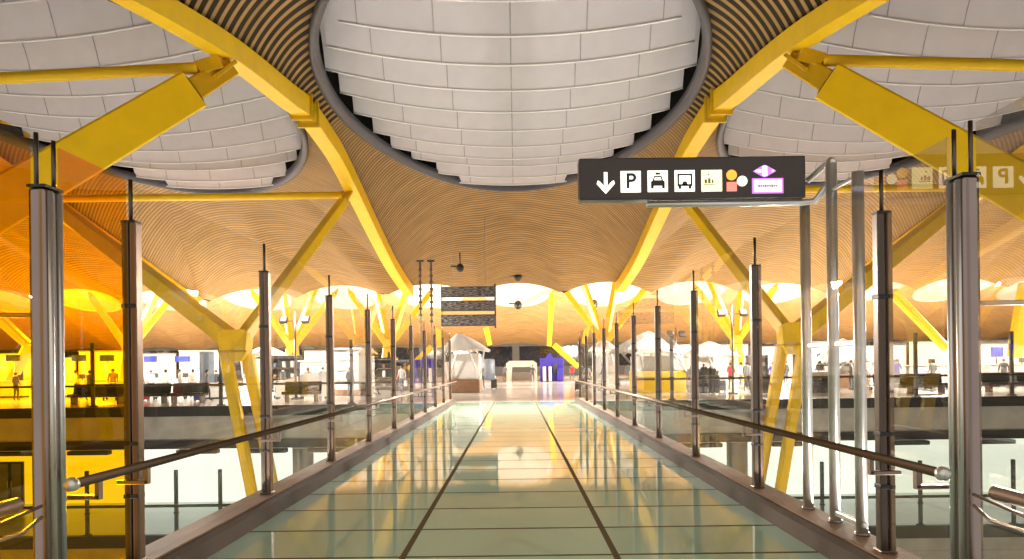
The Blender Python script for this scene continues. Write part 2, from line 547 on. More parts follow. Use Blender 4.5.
# double columns
for s, nm in ((-1, 'left'), (1, 'right')):
    y = 4.48
    t = thing('double_column', (s*PX, y, 0.2), f'tall brushed steel double column at the {nm} of the walkway', 'column', 'double columns of the railing')
    for dy in (-0.046, 0.046):
        h = 2.66
        x = s*PX
        shape = []
        MB().box((x, y+dy, 0.2+h/2), (0.115, 0.086, h), 0.025).build('shaft', M['steel'], t, True)
        MB().tube([(x - s*0.055, y+dy, 0.22), (x - s*0.055, y+dy, 2.84)], 0.022, 14).build('round_edge', M['steel_light'], t, True, label='bright rounded edge strip')
        MB().tube([(x, y+dy*1.8, 2.86), (x, y+dy*1.8, 3.2)], 0.014, 8).build('rod', M['steel_dark'], t, True)
    MB().box((s*PX, y, 1.53), (0.05, 0.012, 2.6)).build('joint', M['blackmetal'], t)
    MB().box((s*PX, y, 0.215), (0.15, 0.22, 0.025), 0.006).build('base_plate', M['bronze'], t)
    MB().box((s*PX, y, 2.868), (0.12, 0.185, 0.02), 0.004).build('cap', M['blackmetal'], t)
    # horizontal stay from the column outwards
    st = MB().tube([(s*(PX+0.05), y, 2.06), (s*4.4, y+0.02, 2.07)], 0.016, 10)
    MBs = st.build('stay_rod', M['steel_light'], t, True)

RX = 2.70
for s, nm in ((-1, 'left'), (1, 'right')):
    t = thing('handrail', (s*RX, 4.3, 0.2), f'long dark bronze handrail running along the {nm} side of the walkway', 'handrail')
    MB().tube([(s*RX, 4.36, 0.995), (s*RX, 31.9, 0.995)], 0.032, 14).build('rail', M['bronze'], t, True)
    MB().ball((s*RX, 4.34, 0.995), 0.047, 14, 10).build('end_knob', M['steel_light'], t, True, label='round polished steel end knob')
    for y in [4.62] + [q - 0.25 for q in POSTY if q < 32]:
        b = MB()
        b.bar((s*RX, y, 0.985), (s*RX, y, 0.86), 0.03, 0.05)
        b.bar((s*(RX-0.012), y, 0.865), (s*(PX-0.02), y, 0.865), 0.05, 0.03)
        b.build('bracket', M['steel'], t)
    # the next stretch of rail, towards the camera
    t2 = thing('handrail', (s*RX, 3.86, 0.2), f'end of the nearer handrail stretch in front of the {nm} double column', 'handrail')
    MB().tube([(s*RX, 1.2, 0.965), (s*RX, 3.86, 0.965)], 0.042, 16).build('rail', M['bronze'], t2, True)
    MB().tube([(s*RX, 3.86, 0.965), (s*RX, 3.875, 0.965)], [0.042, 0.03], 16).build('end_cap', M['bronze'], t2, True)
    b = MB()
    b.tube([(s*(RX+0.02), 3.55, 0.94), (s*(RX+0.06), 3.7, 0.86), (s*(PX-0.03), 4.36, 0.86)], 0.011, 8)
    b.tube([(s*(RX+0.02), 3.35, 0.94), (s*(RX+0.02), 3.4, 0.80), (s*(RX+0.03), 3.95, 0.79), (s*(PX-0.03), 4.36, 0.79)], 0.011, 8)
    b.build('bracket', M['bronze'], t2, True)

# ------------------------------------------------------------------ the ceiling: bamboo vaults with oval skylights
BW, YN, YF = 9.0, 2.0, 60.0
SA, SB, SY = 7.95, 13.4, 31.0
ZB = [(2, 7.2), (8, 8.3), (13, 9.65), (15.8, 10.4), (18.5, 11.05), (21.5, 11.7), (24, 12.12), (28, 12.65), (30.5, 13.0), (35, 12.75), (37, 12.4), (41, 11.5), (45.5, 10.45), (51, 9.3), (57, 8.55), (60, 8.3)]
def zbeam(y):
    if y <= ZB[0][0]: return ZB[0][1]
    for i in range(len(ZB)-1):
        a, b = ZB[i], ZB[i+1]
        if y <= b[0]:
            # Catmull-Rom
            p0 = ZB[i-1] if i else a
            p3 = ZB[i+2] if i+2 < len(ZB) else b
            t = (y-a[0])/(b[0]-a[0])
            m0 = (b[1]-p0[1])/(b[0]-p0[0])*(b[0]-a[0]); m1 = (p3[1]-a[1])/(p3[0]-a[0])*(b[0]-a[0])
            return (2*t**3-3*t*t+1)*a[1] + (t**3-2*t*t+t)*m0 + (-2*t**3+3*t*t)*b[1] + (t**3-t*t)*m1
    return ZB[-1][1]
def smooth(t):
    t = max(0, min(1, t)); return t*t*(3-2*t)
VP = 7.6
def zlow(x):
    """scalloped valley line of the roof"""
    u = (x - 0.3)/VP
    f = abs(math.cos(PI*u))
    return 7.75 + 1.0*f**0.8 - 0.35*math.exp(-((abs(x)-26)/6.0)**2)
def zring(y): return 13.5 - 0.55*max(0.0, (y-36)/8.5)**1.5 - 0.25*max(0.0, (26-y)/8.5)
def zside(x, y):
    return zbeam(y) + 0.35 + (zlow(x) - zbeam(YF) - 0.35)*smooth((y-49)/(YF-49))
def znear(x): return zbeam(YN)+0.35

def ceiling_bay(xc):
    angs = [2*PI*i/144 for i in range(144)]
    corners = []
    for sx in (1, -1):
        for (yy) in (YF-SY, YN-SY):
            corners.append(math.atan2(yy/SB, sx*BW/SA) % (2*PI))
    angs = sorted(set([round(a, 6) for a in angs] + [round(c, 6) for c in corners]))
    NR = 26
    vs_, fs = [], []
    n = len(angs)
    for a in angs:
        dx, dy = SA*math.cos(a), SB*math.sin(a)
        k = min(BW/abs(dx) if abs(dx) > 1e-6 else 1e9, ((YF-SY) if dy > 0 else (SY-YN))/abs(dy) if abs(dy) > 1e-6 else 1e9)
        ex, ey = xc+dx*1.0, SY+dy
        rx, ry = xc+dx*k, SY+dy*k
        onside = abs(abs(rx-xc)-BW) < 1e-4
        ze = zring(ey)
        zr = zside(rx, ry) if onside else (zlow(rx) if dy > 0 else znear(rx))
        for j in range(NR+1):
            u = j/NR
            sd_ = (math.cos(a)**2)
            w = (0.55*u + 0.45*smooth(u))*(1-sd_) + (u**2.1)*sd_
            vs_.append((ex+(rx-ex)*u, ey+(ry-ey)*u, ze+(zr-ze)*w))
    for i in range(n):
        i2 = (i+1) % n
        for j in range(NR):
            fs.append([i*(NR+1)+j, i*(NR+1)+j+1, i2*(NR+1)+j+1, i2*(NR+1)+j])
    o = MB().add(vs_, fs).build('ceiling', M['slats'], None, True)
    return struct(o)

def ellipse(xc, a, b, z=None, n=96, dz=0.0, off=0.0):
    return [(xc+(a+off)*math.cos(2*PI*i/n), SY+(b+off)*math.sin(2*PI*i/n), (zring(SY+b*math.sin(2*PI*i/n)) if z is None else z)+dz) for i in range(n+1)]

BAYS = [(0, 'large oval fabric skylight overhead above the middle of the walkway'),
        (-18, 'oval fabric skylight at the left, beyond the left curved roof beam'),
        (18, 'oval fabric skylight at the right, beyond the right curved roof beam'),
        (-36, 'outer oval fabric skylight at the far left, mostly behind amber glass'),
        (36, 'outer oval fabric skylight at the far right, behind the right double column')]
for xc, lab in BAYS:
    ceiling_bay(xc)
    t = thing('skylight', (xc, SY, 13.2), lab, 'skylight', 'oval skylights in the bamboo roof')
    # ring
    r = MB()
    prof = [(0.10, -0.24), (0.10, 0.25), (-0.26, 0.25), (-0.26, -0.02), (-0.10, -0.24)]
    N = 112
    vs_, fs = [], []
    for i in range(N):
        th = 2*PI*i/N
        for (o_, z_) in prof:
            yb = SY+SB*math.sin(th)
            vs_.append((xc+(SA+o_)*math.cos(th), SY+(SB+o_)*math.sin(th), zring(yb)+z_))
    for i in range(N):
        j = (i+1) % N
        for k in range(5):
            l = (k+1) % 5
            fs.append([i*5+k, j*5+k, j*5+l, i*5+l])
    r.add(vs_, fs).build('ring', M['ring'], t, True)
    # black drum wall and lid added above the ring to keep the world out
    vs_, fs = [], []
    for i in range(N):
        th = 2*PI*i/N
        yb = SY+SB*math.sin(th)
        for z_ in (zring(yb)+0.2, 16.6):
            vs_.append((xc+(SA-0.05)*math.cos(th), SY+(SB-0.05)*math.sin(th), z_))
    for i in range(N):
        j = (i+1) % N
        fs.append([i*2, j*2, j*2+1, i*2+1])
    fs.append([i*2+1 for i in range(N)])
    MB().add(vs_, fs).build('drum', M['black'], t, True)
    # fabric louvres across the opening
    y = SY - SB + 1.3
    ks = 0
    while y < SY + SB - 0.35:
        q = (y-SY)/SB
        hw = SA*math.sqrt(max(0, 1-q*q)) - 0.22
        hw = min(hw - max(0.0, 0.14*(28.5-y)), 7.62)
        if hw > 0.8:
            zc = zring(y) - 0.30 - (0.25 if y < 38 else 0.0)
            rise = 0.017*hw*hw
            def fn(u, v, y=y, hw=hw, zc=zc, rise=rise):
                x = (u*2-1)*hw
                z = zc + rise*(u*2-1)**2
                return (xc+x, y - 1.15*v + 0.12*math.sin(v*PI), z + 1.9*v)
            g = MB().grid(fn, 28, 5)
            lo = g.build('fabric_louvre', M['cloth'], t, True)
            h = MB().tube([(xc+(u*2-1)*hw, y-0.01, zc+rise*(u*2-1)**2) for u in [i/28 for i in range(29)]], 0.04, 6)
            h.build('hem', M['hem'], lo, True)
            for q_ in [xs_/hw for xs_ in (-5.2, -2.6, 0.0, 2.6, 5.2) if abs(xs_) < hw-0.3]:
                sm = MB()
                pts = [(xc+q_*hw, y-1.15*v+0.12*math.sin(v*PI)-0.012, zc+rise*q_*q_+1.9*v) for v in (0, .25, .5, .75, 1)]
                sm.tube(pts, 0.018, 5)
                sm.build('seam', M['seam'], lo, True)
        y += 2.45 if y < 34 else (1.9 if y < 40 else 1.25)
        ks += 1

# near closing strip of the roof behind the camera side is left open; far roof wave beyond the valley
XF = 92.0
YE = 118.0
def zfar(x, y):
    t = (y-YF)/(YE-YF)
    prof = [(0, 0), (0.12, 2.2), (0.3, 4.4), (0.45, 5.0), (0.6, 4.2), (0.75, 1.7), (0.9, -1.5), (1.0, -3.2)]
    for i in range(len(prof)-1):
        a, b = prof[i], prof[i+1]
        if t <= b[0]+1e-9:
            p0 = prof[i-1] if i else a
            p3 = prof[i+2] if i+2 < len(prof) else b
            k = (t-a[0])/(b[0]-a[0])
            m0 = (b[1]-p0[1])/(b[0]-p0[0])*(b[0]-a[0]); m1 = (p3[1]-a[1])/(p3[0]-a[0])*(b[0]-a[0])
            d = (2*k**3-3*k*k+1)*a[1]+(k**3-2*k*k+k)*m0+(-2*k**3+3*k*k)*b[1]+(k**3-k*k)*m1
            break
    base = 8.3 + d
    w = smooth(1-(y-YF)/10)
    u = (x-0.3)/12.1
    return base*(1-w) + (zlow(x)+d)*w + (1-w)*0.9*(abs(math.cos(PI*u))**0.7-0.6)
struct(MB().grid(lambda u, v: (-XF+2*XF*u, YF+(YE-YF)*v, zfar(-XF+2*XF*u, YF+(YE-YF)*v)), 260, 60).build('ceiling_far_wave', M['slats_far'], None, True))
struct(MB().box((0, 60, 17.3), (2*XF, 118, 0.4)).build('ceiling_roof_deck', M['concrete']))
for k in range(-6, 7):
    xc = 0.3+12.1*k
    def fd(u, v, xc=xc):
        r = v; a = 2*PI*u
        x = xc+4.7*r*math.cos(a); y = 96.5+6.6*r*math.sin(a)
        return (x, y, zfar(x, y)-0.10)
    t = thing('far_skylight', (xc, 94.5, zfar(xc, 94.5)), ('white oval skylight of the far roof wave, ' + ('in the middle above the walkway end' if k == 0 else ORD[abs(k)-1] + (' to the left of the middle one' if k < 0 else ' to the right of the middle one'))), 'skylight', 'white skylights of the far roof wave')
    MB().grid(fd, 40, 6).build('fabric', M['white'], t, True)
    pts = [fd(i/40, 1.0) for i in range(41)]
    MB().tube(pts, 0.14, 8, False).build('ring', M['offwhite'], t, True)
# outermost flat vaults at both ends of the near wave
for s, nm in ((-1, 'left'), (1, 'right')):
    def fn(u, v, s=s):
        x = s*(45+47*u); y = YN+(YF-YN)*v
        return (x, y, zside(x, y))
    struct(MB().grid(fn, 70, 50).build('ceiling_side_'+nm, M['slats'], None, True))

# ------------------------------------------------------------------ yellow roof beams
BL = [(-9, 'left of the middle skylight'), (9, 'right of the middle skylight'), (-27, 'at the far left behind amber glass'), (27, 'at the far right behind the double column'), (-45, 'outermost left'), (45, 'outermost right')]
for xb, where in BL:
    for seg, (ya, yb) in enumerate(((YN, 30.1), (30.9, YF-0.2))):
        n = 34
        pts, ws, hs = [], [], []
        for i in range(n+1):
            y = ya+(yb-ya)*i/n
            pts.append((xb, y, zside(xb, y) - 0.42))
            tp = min(1.0, 0.62 + 0.38*(y-12)/18) if seg == 0 else 1.0
            tp = max(0.5, tp)
            pts[-1] = (xb, y, zside(xb, y) + 0.05 - 0.45*tp)
            ws.append(0.74*tp); hs.append(0.82*tp)
        lab = ('near half of the yellow curved roof beam ' if seg == 0 else 'far half of the yellow curved roof beam ') + where
        t = thing('roof_beam', pts[0], lab, 'roof beam', 'yellow curved roof beams')
        MB().sweep(pts, ws, hs).build('box_girder', M['yellow'], t)
        yj = yb+0.1 if seg == 0 else ya-0.1
        e = MB()
        e.box((xb, yj+(-0.18 if seg == 0 else 0.18), zbeam(30.5)-0.1), (0.95, 0.14, 1.15), 0.03)
        e.build('end_plate', M['yellow_dark'], t)
        if seg == 0:
            MB().box((xb, yb+0.4, zbeam(30.5)+0.0), (0.5, 0.8, 0.45), 0.05).build('pin_block', M['blackmetal'], t)

# ------------------------------------------------------------------ branching yellow columns
def tree(name_loc, label, node, arms, legs, nodew=1.0, group=None):
    t = thing('branching_column', name_loc, label, 'column', group)
    nx, ny, nz = node
    for (a, b, w0, h0, w1, h1) in arms:
        a, b = Vector(a), Vector(b)
        d = (b-a)
        e = a + d*(0.93 if h0 < 1.1 else 0.86)
        o = MB().bar(a, e, w0, h0, w1, h1, ch=0.06).build('arm', M['yellow'], t)
        k = MB()
        k.bar(e - d.normalized()*0.05, b, w1*0.5, h1*0.62, w1*0.42, h1*0.5)
        k.bar(b - d.normalized()*0.9, b + Vector((0, 0, 0.1)), w1*0.95, 0.12, w1*0.9, 0.12)
        k.build('end_bracket', M['yellow_dark'], o)
        j = MB()
        j.bar(e - d.normalized()*0.02, e + d.normalized()*0.10, w1*0.7, h1*0.8)
        j.build('joint', M['blackmetal'], o)
    for (a, b, w0, w1) in legs:
        MB().bar(a, b, w0, w0, w1, w1, up=(0, 1, 0), ch=0.2).build('leg', M['yellow'], t)
    nb = MB()
    nb.prism([(nx-0.5*nodew, nz+0.75*nodew), (nx-0.72*nodew, nz+0.55*nodew), (nx-0.62*nodew, nz-0.45*nodew), (nx-0.4*nodew, nz-0.8*nodew), (nx+0.4*nodew, nz-0.8*nodew), (nx+0.62*nodew, nz-0.45*nodew), (nx+0.72*nodew, nz+0.55*nodew), (nx+0.5*nodew, nz+0.75*nodew)], ny-0.45*nodew, ny+0.45*nodew)
    n_ = nb.build('node_block', M['yellow'], t)
    MB().box((nx, ny, nz-0.32*nodew), (1.36*nodew, 1.0*nodew, 0.10*nodew), 0.02).build('collar', M['yellow_dark'], n_)
    return t

# the two visible trees beside the deck edge and their mirrored partners out of frame near the camera
TY = 31.0
for s, nm in ((-1, 'left'), (1, 'right')):
    node = (s*12.35, TY, 2.75)
    nx, ny, nz = node
    tree((s*11.5, TY, -9), f'yellow forked column standing beyond the glass railing on the {nm}, legs splayed below the deck', node,
         [((nx - s*0.35, ny, nz+0.35), (s*9.1, 39.0, 11.4), 0.52, 0.52, 0.46, 0.46),
          ((nx + s*0.35, ny, nz+0.35), (s*26.6, 38.2, 12.0), 0.62, 0.78, 0.6, 0.62)],
         [((nx + s*0.35, ny-0.25, nz-0.4), (s*10.4, ny-0.9, -9.2), 0.50, 0.36), ((nx - s*0.42, ny+0.25, nz-0.4), (s*10.1, ny+0.9, -9.2), 0.50, 0.36)], 0.9, 'yellow forked columns in the void')
    node = (s*15.5, 15.3, 2.6)
    nx, ny, nz = node
    tree((s*15.0, 15.3, -9), f'nearest yellow forked column on the {nm}, its thick strut rising to the roof beam', node,
         [((nx - s*0.2, ny, nz+0.4), (s*8.9, 22.3, 11.3), 0.9, 1.2, 0.8, 1.12)],
         [((nx + s*0.35, ny-0.25, nz-0.4), (s*14.4, ny-0.9, -9.2), 0.7, 0.42), ((nx - s*0.42, ny+0.25, nz-0.4), (s*13.5, ny+0.9, -9.2), 0.7, 0.42)], 1.1, 'yellow forked columns in the void')
    # ties between roof beams
    for (y, z, where, ye, ze) in ((39.2, 11.35, 'far', 38.6, 11.2), (21.5, 10.95, 'near', 21.5, 10.3)):
        t = thing('tie_beam', (s*9.3, y, z), f'{where} yellow horizontal tie beam under the {nm} skylight', 'tie beam', 'yellow tie beams under the roof')
        a, b = (s*9.6, y, z), (s*26.4, ye, ze)
        MB().tube([a, b], 0.2 if where == 'far' else 0.175, 12).build('tube', M['yellow'], t, True)
        k = MB()
        k.bar(a, (s*9.0, y+0.25, z+0.3), 0.16, 0.42)
        k.build('end_lug', M['yellow_dark'], t)
        k = MB()
        k.bar(b, (s*27.0, ye, ze), 0.16, 0.42)
        k.build('end_lug', M['yellow_dark'], t)

# trees of the hall, standing in the valleys of the roof
FT = [(-34.5, 62.5, 'hall tree at the far left'), (-19.6, 61.5, 'left'), (-11.2, 62.0, 'midleft'), (7.9, 62.0, 'midright'), (19.4, 61.5, 'right')]
FTL = ['yellow hall column at the far left, seen between the counters and amber glass',
       'yellow hall column behind the left floodlight mast',
       'yellow hall column just left of the hanging display boards',
       'yellow hall column rising behind the right white canopy nearest the walkway',
       'yellow hall column behind the right floodlights',
       'yellow hall column at the far right, behind the double column']
for (x, y, _), lab in zip(FT, FTL):
    nz = 3.6
    arms = []
    for (dx, dy, dz) in ((-3.6, 0.2, 5.0), (3.9, 0.6, 5.0), (-1.7, 2.5, 6.0), (1.6, 3.0, 6.4)):
        arms.append(((x+dx*0.08, y+dy*0.08, nz+0.3), (x+dx, y+dy, nz+dz), 0.5, 0.55, 0.42, 0.45))
    tree((x, y, 0), lab, (x, y, nz), arms,
         [((x-0.3, y, nz-0.3), (x-0.62, y-0.3, 0), 0.48, 0.36), ((x+0.3, y, nz-0.3), (x+0.62, y+0.3, 0), 0.48, 0.36)], 0.7, 'yellow columns in the hall')

# slender struts standing alone at the back of the hall
for (px0, py0, px1, py1, Y, lab) in ((552, 293, 549, 346, 96, 'thin yellow strut rising above the dark windows in the middle'),
                                      (486, 328, 490, 345, 96, 'short yellow strut showing under the display boards'),
                                      (554, 345, 578, 367, 90, 'yellow strut slanting down in front of the dark windows'),
                                      (1027, 284, 1014, 357, 52, 'thick yellow strut at the right edge of the photo'),
                                      (892, 292, 946, 348, 56, 'yellow strut slanting down towards the right double column'),
                                      (-8, 312, 28, 345, 54, 'yellow strut behind amber glass slanting down from the left edge of the photo'),
                                      (31, 344, 9, 384, 54, 'yellow strut behind amber glass slanting down to the counters at the left edge')):
    a, b = at(px0, py0, Y), at(px1, py1, Y)
    o = MB().bar(a, b, 0.75 if px0 < 1000 else 1.05, 0.75, 0.6 if px0 < 1000 else 0.95, 0.6, up=(0, 1, 0), ch=0.2).build('roof_strut', M['yellow'])
    tag(o, lab, 'strut')

# ------------------------------------------------------------------ hall deck, lower level
DY = 32.5
struct(MB().box((0, (DY+YE)/2, -0.22), (2*XF, YE-DY, 0.44)).build('floor_hall', M['deck']))
struct(MB().box((0, DY+0.1, -0.24), (2*XF, 0.5, 0.46)).build('trim_deck_edge', M['fascia']))
struct(MB().box((0, DY+2.2, -1.05), (2*XF, 4.0, 1.15)).build('trim_deck_girder', M['concrete']))
struct(MB().box((0, DY+4.6, -1.8), (2*XF, 9.0, 0.4)).build('ceiling_lower', M['fascia']))
struct(MB().box((0, 40.6, -4.4), (2*XF, 0.3, 5.2)).build('wall_lower', M['litwall']))
struct(MB().box((0, 36.6, -6.1), (2*XF, 8.4, 0.3)).build('floor_lower', M['lower_floor']))
struct(MB().box((0, 32.3, -6.2), (2*XF, 0.3, 0.55)).build('trim_lower_edge', M['fascia']))
struct(MB().box((0, 33.0, -8.0), (2*XF, 1.0, 3.2)).build('wall_basement', M['concrete']))
struct(MB().box((0, 20, -9.35), (2*XF, 45, 0.3)).build('floor_basement', M['lower_floor']))
# end wall with night windows
struct(MB().box((0, YE+0.2, 2.6), (2*XF, 0.4, 6.0)).build('wall_far', M['darkgrey']))
for i in range(14):
    x = -71.5+11*i
    fr = struct(MB().box((x, YE-0.02, 3.2), (9.8, 0.08, 3.4)).build('window_%d' % (i+1), M['nightglass']))
# concrete pillars under the deck
for px, lab in ((303, 'grey concrete pillar under the deck behind the left railing'), (737, 'grey concrete pillar under the deck behind the right railing')):
    p = at(px, 450, 33.4)
    t = thing('concrete_pillar', (p.x, 33.4, -5.9), lab, 'pillar', 'concrete pillars under the deck')
    MB().tube([(p.x, 33.4, -5.93), (p.x, 33.4, -2.0)], 0.48, 24).build('shaft', M['pillar'], t, True)
    MB().tube([(p.x, 33.4, -2.1), (p.x, 33.4, -1.65)], [0.5, 0.62], 24).build('capital', M['concrete'], t, True)
    MB().tube([(p.x, 33.4, -5.94), (p.x, 33.4, -5.8)], 0.54, 24).build('base', M['concrete'], t, True)
# dark ceiling fittings under the deck
k = 0
for px in (200, 268, 330, 700, 790, 905, 990, 20, 92):
    p = at(px, 442, 32.6)
    o = MB().box((p.x, 32.4, -2.1), (1.9, 0.4, 0.2), 0.05).build('duct_fitting', M['blackmetal'])
    side = 'left' if px < 512 else 'right'
    nth = {200: 'left of the left forked column', 268: 'beside the left forked column legs', 330: 'right of the left concrete pillar', 700: 'left of the right concrete pillar', 790: 'behind the three steel poles', 905: 'left of the right double column', 990: 'right of the right double column', 20: 'left of the left double column behind amber glass', 92: 'between left double column and nearest post behind amber glass'}[px]
    tag(o, 'black fitting under the deck edge, ' + nth, 'duct', 'black fittings under the deck edge')

# tall glass screens along deck edge and lower edge
def screen(xs, y, z0, h, rail, labelf, grp, zpost=None):
    for i, x in enumerate(xs):
        t = thing('screen_post', (x, y, z0), labelf(i), 'post', grp)
        MB().box((x, y, z0+h/2), (0.16, 0.12, h), 0.02).build('upright', M['darkgrey'], t)
        MB().box((x, y, z0+0.03), (0.3, 0.25, 0.06), 0.01).build('base_plate', M['darkgrey'], t)
        MB().box((x, y, z0+1.02), (0.2, 0.16, 0.07), 0.01).build('clamp', M['blackmetal'], t)
UPX = [at(p, 400, DY+0.15).x for p in (-35, 93, 221, 352)] + [at(p, 400, DY+0.15).x for p in (672, 795, 916, 1012)]
PL = ['outermost left behind amber glass', 'behind amber glass next to the left double column', 'left of the left forked column', 'behind the third and fourth left posts',
      'behind the third right post', 'beside the right forked column', 'left of the right double column', 'right of the right double column']
screen(UPX, DY+0.15, 0.0, 3.0, True, lambda i: 'dark screen post on the deck edge, ' + PL[i], 'screen posts on the deck edge')
LPX = [at(p, 520, 32.4).x for p in (-5, 88, 177, 221)] + [at(p, 520, 32.4).x for p in (822, 920, 1013)]
PL2 = ['at the very left behind amber glass', 'under the amber panel', 'left of the pair beyond the left railing', 'right of the pair beyond the left railing',
       'behind the three steel poles', 'between nearest right post and right double column', 'right of the right double column']
screen(LPX, 32.35, -5.93, 3.0, True, lambda i: 'dark post on the lower level edge, ' + PL2[i], 'posts on the lower level edge')
for side, (xa, xb) in (('left', (-60, -5.6)), ('right', (5.6, 60))):
    for (y, z, lev) in ((DY+0.05, 0.98, 'deck'), (32.25, -4.55, 'lower level')):
        o = MB().tube([(xa, y-0.13, z), (xb, y-0.13, z)], 0.05 if lev == 'deck' else 0.07, 8).build('guard_rail', M['steel_dark'] if lev == 'deck' else M['darkgrey'], None, True)
        tag(o, f'thin horizontal guard rail along the {lev} edge, {side} of the walkway', 'guard rail')

# doorway in the lit lower wall at the far left
p = at(9, 482, 40.3)
t = thing('glass_door', (p.x, 40.38, -5.93), 'dark framed doorway in the lit lower wall at the far left', 'door')
f_ = MB()
for dx in (-0.75, 0.0, 0.75): f_.box((p.x+dx, 40.36, -4.75), (0.12, 0.12, 2.4), 0.01)
for dz in (-5.9, -3.55): f_.box((p.x, 40.36, dz), (1.62, 0.12, 0.12), 0.01)
f_.build('frame', M['darkgrey'], t)
for dx in (-0.375, 0.375):
    l = MB().box((p.x+dx, 40.4, -4.72), (0.63, 0.05, 2.2)).build('leaf', M['grey'], t)
    MB().box((p.x+dx*0.3, 40.33, -4.8), (0.04, 0.05, 0.4), 0.01).build('handle', M['steel_light'], l)

# ------------------------------------------------------------------ hanging direction sign and its pole frame
SYY = 6.6
a, b = at(579, 160, SYY), at(806, 153, SYY)
c = at(580, 202, SYY)
SX0, SX1, SZ1 = a.x, b.x, (a.z+b.z)/2
SZ0 = SZ1 - 0.395
SW = SX1-SX0
t = thing('direction_sign', ((SX0+SX1)/2, SYY, SZ0), 'dark hanging airport direction sign with lit pictograms above the right of the walkway', 'sign')
MB().box(((SX0+SX1)/2, SYY+0.09, (SZ0+SZ1)/2), (SW, 0.16, SZ1-SZ0), 0.012).build('housing', M['signbody'], t)
def sx(px): return SX0 + (px-579.0)/227.0*SW
def sz(py, px):  # row in the photo, with the sign's own slope taken out
    top = 160 + (153-160)*(px-579)/227.0
    return SZ1 - (py-top)/41.5*(SZ1-SZ0)
YF0 = SYY+0.006
def flat(poly, name, m, par, d=0.006, y=None, label=None):
    y = YF0 if y is None else y
    return MB().prism(poly, y-d, y+0.006).build(name, m, par, label=label)
def sq(px, py, w=20.0, h=21.0):
    x, z = sx(px), sz(py, px)
    k = SW/227.0
    kz = (SZ1-SZ0)/41.5
    return x, z, w*k/2, h*kz/2
def rect(x, z, hw, hh): return [(x-hw, z-hh), (x+hw, z-hh), (x+hw, z+hh), (x-hw, z+hh)]
def disc(x, z, r, n=20): return [(x+r*math.cos(2*PI*i/n), z+r*math.sin(2*PI*i/n)) for i in range(n)]
UNIT = SW/227.0
# arrow
x, z, _, _ = sq(605.5, 184)
ar = MB()
u = UNIT
ar.prism([(x-1.7*u, z-4*u), (x+1.7*u, z-4*u), (x+1.7*u, z+10.5*u), (x-1.7*u, z+10.5*u)], YF0-0.006, YF0+0.004)
ar.prism([(x, z-11*u), (x+9*u, z-1.0*u), (x+8*u, z+2.2*u), (x+6*u, z+1.2*u), (x, z-5.5*u), (x-6*u, z+1.2*u), (x-8*u, z+2.2*u), (x-9*u, z-1.0*u)], YF0-0.0065, YF0+0.0035)
ar.build('arrow', M['inkwhite'], t, label='white arrow pointing down')
# P
x, z, hw, hh = sq(630.5, 182.5)
pp = flat(rect(x, z, hw, hh), 'panel', M['inkwhite'], t, label='white square with the letter P')
cu = bpy.data.curves.new('letter', 'FONT')
cu.body = 'P'; cu.size = hh*2*0.98; cu.align_x = 'CENTER'; cu.align_y = 'CENTER'; cu.extrude = 0.002; cu.offset = 0.004
cu.materials.append(M['inkdark'])
tmp = bpy.data.objects.new('letter_curve', cu)
C.objects.link(tmp)
dg = bpy.context.evaluated_depsgraph_get()
lme = bpy.data.meshes.new_from_object(tmp.evaluated_get(dg))
bpy.data.objects.remove(tmp)
lo = bpy.data.objects.new('letter', lme)
C.objects.link(lo)
lo.parent = pp
lo.location = (x, YF0-0.009, z)
lo.rotation_euler = (PI/2, 0, 0)
# car (taxi) front
x, z, hw, hh = sq(657.5, 181.5)
pp = flat(rect(x, z, hw, hh), 'panel', M['inkwhite'], t, label='white square with a car front')
pc = MB()
y0_, y1_ = YF0-0.010, YF0-0.004
s_ = hh/10.0
def P_(pts): return [(x+px_*s_, z+pz_*s_) for px_, pz_ in pts]
pc.prism(P_([(-6.5, -4.5), (6.5, -4.5), (6.5, -0.5), (4.6, 0.8), (-4.6, 0.8), (-6.5, -0.5)]), y0_, y1_)
pc.prism(P_([(-6.5, -7), (-4, -7), (-4, -4), (-6.5, -4)]), y0_, y1_)
pc.prism(P_([(4, -7), (6.5, -7), (6.5, -4), (4, -4)]), y0_, y1_)
pc.prism(P_([(-4.9, 0.5), (-3.7, 0.5), (-2.6, 4), (-3.6, 4.6)]), y0_, y1_)
pc.prism(P_([(4.9, 0.5), (3.7, 0.5), (2.6, 4), (3.6, 4.6)]), y0_, y1_)
pc.prism(P_([(-3.6, 3.6), (3.6, 3.6), (3.6, 4.8), (-3.6, 4.8)]), y0_, y1_)
pc.prism(P_([(-2.2, 6), (2.2, 6), (2.2, 8), (-2.2, 8)]), y0_, y1_)
pc.build('pictogram', M['inkdark'], pp)
# bus front
x, z, hw, hh = sq(684.5, 180.7)
pp = flat(rect(x, z, hw, hh), 'panel', M['inkwhite'], t, label='white square with a bus front')
pc = MB(); s_ = hh/10.0
for r_ in ([(-7, -5), (7, -5), (7, -3.2), (-7, -3.2)], [(-7, 5), (7, 5), (7, 6.6), (-7, 6.6)], [(-7, -5), (-5.4, -5), (-5.4, 6), (-7, 6)], [(5.4, -5), (7, -5), (7, 6), (5.4, 6)],
           [(-6, -7.5), (-3.5, -7.5), (-3.5, -5), (-6, -5)], [(3.5, -7.5), (6, -7.5), (6, -5), (3.5, -5)], [(-3, -4.4), (3, -4.4), (1.6, -0.6), (-1.6, -0.6)]):
    pc.prism(P_(r_), y0_, y1_)
pc.build('pictogram', M['inkdark'], pp)
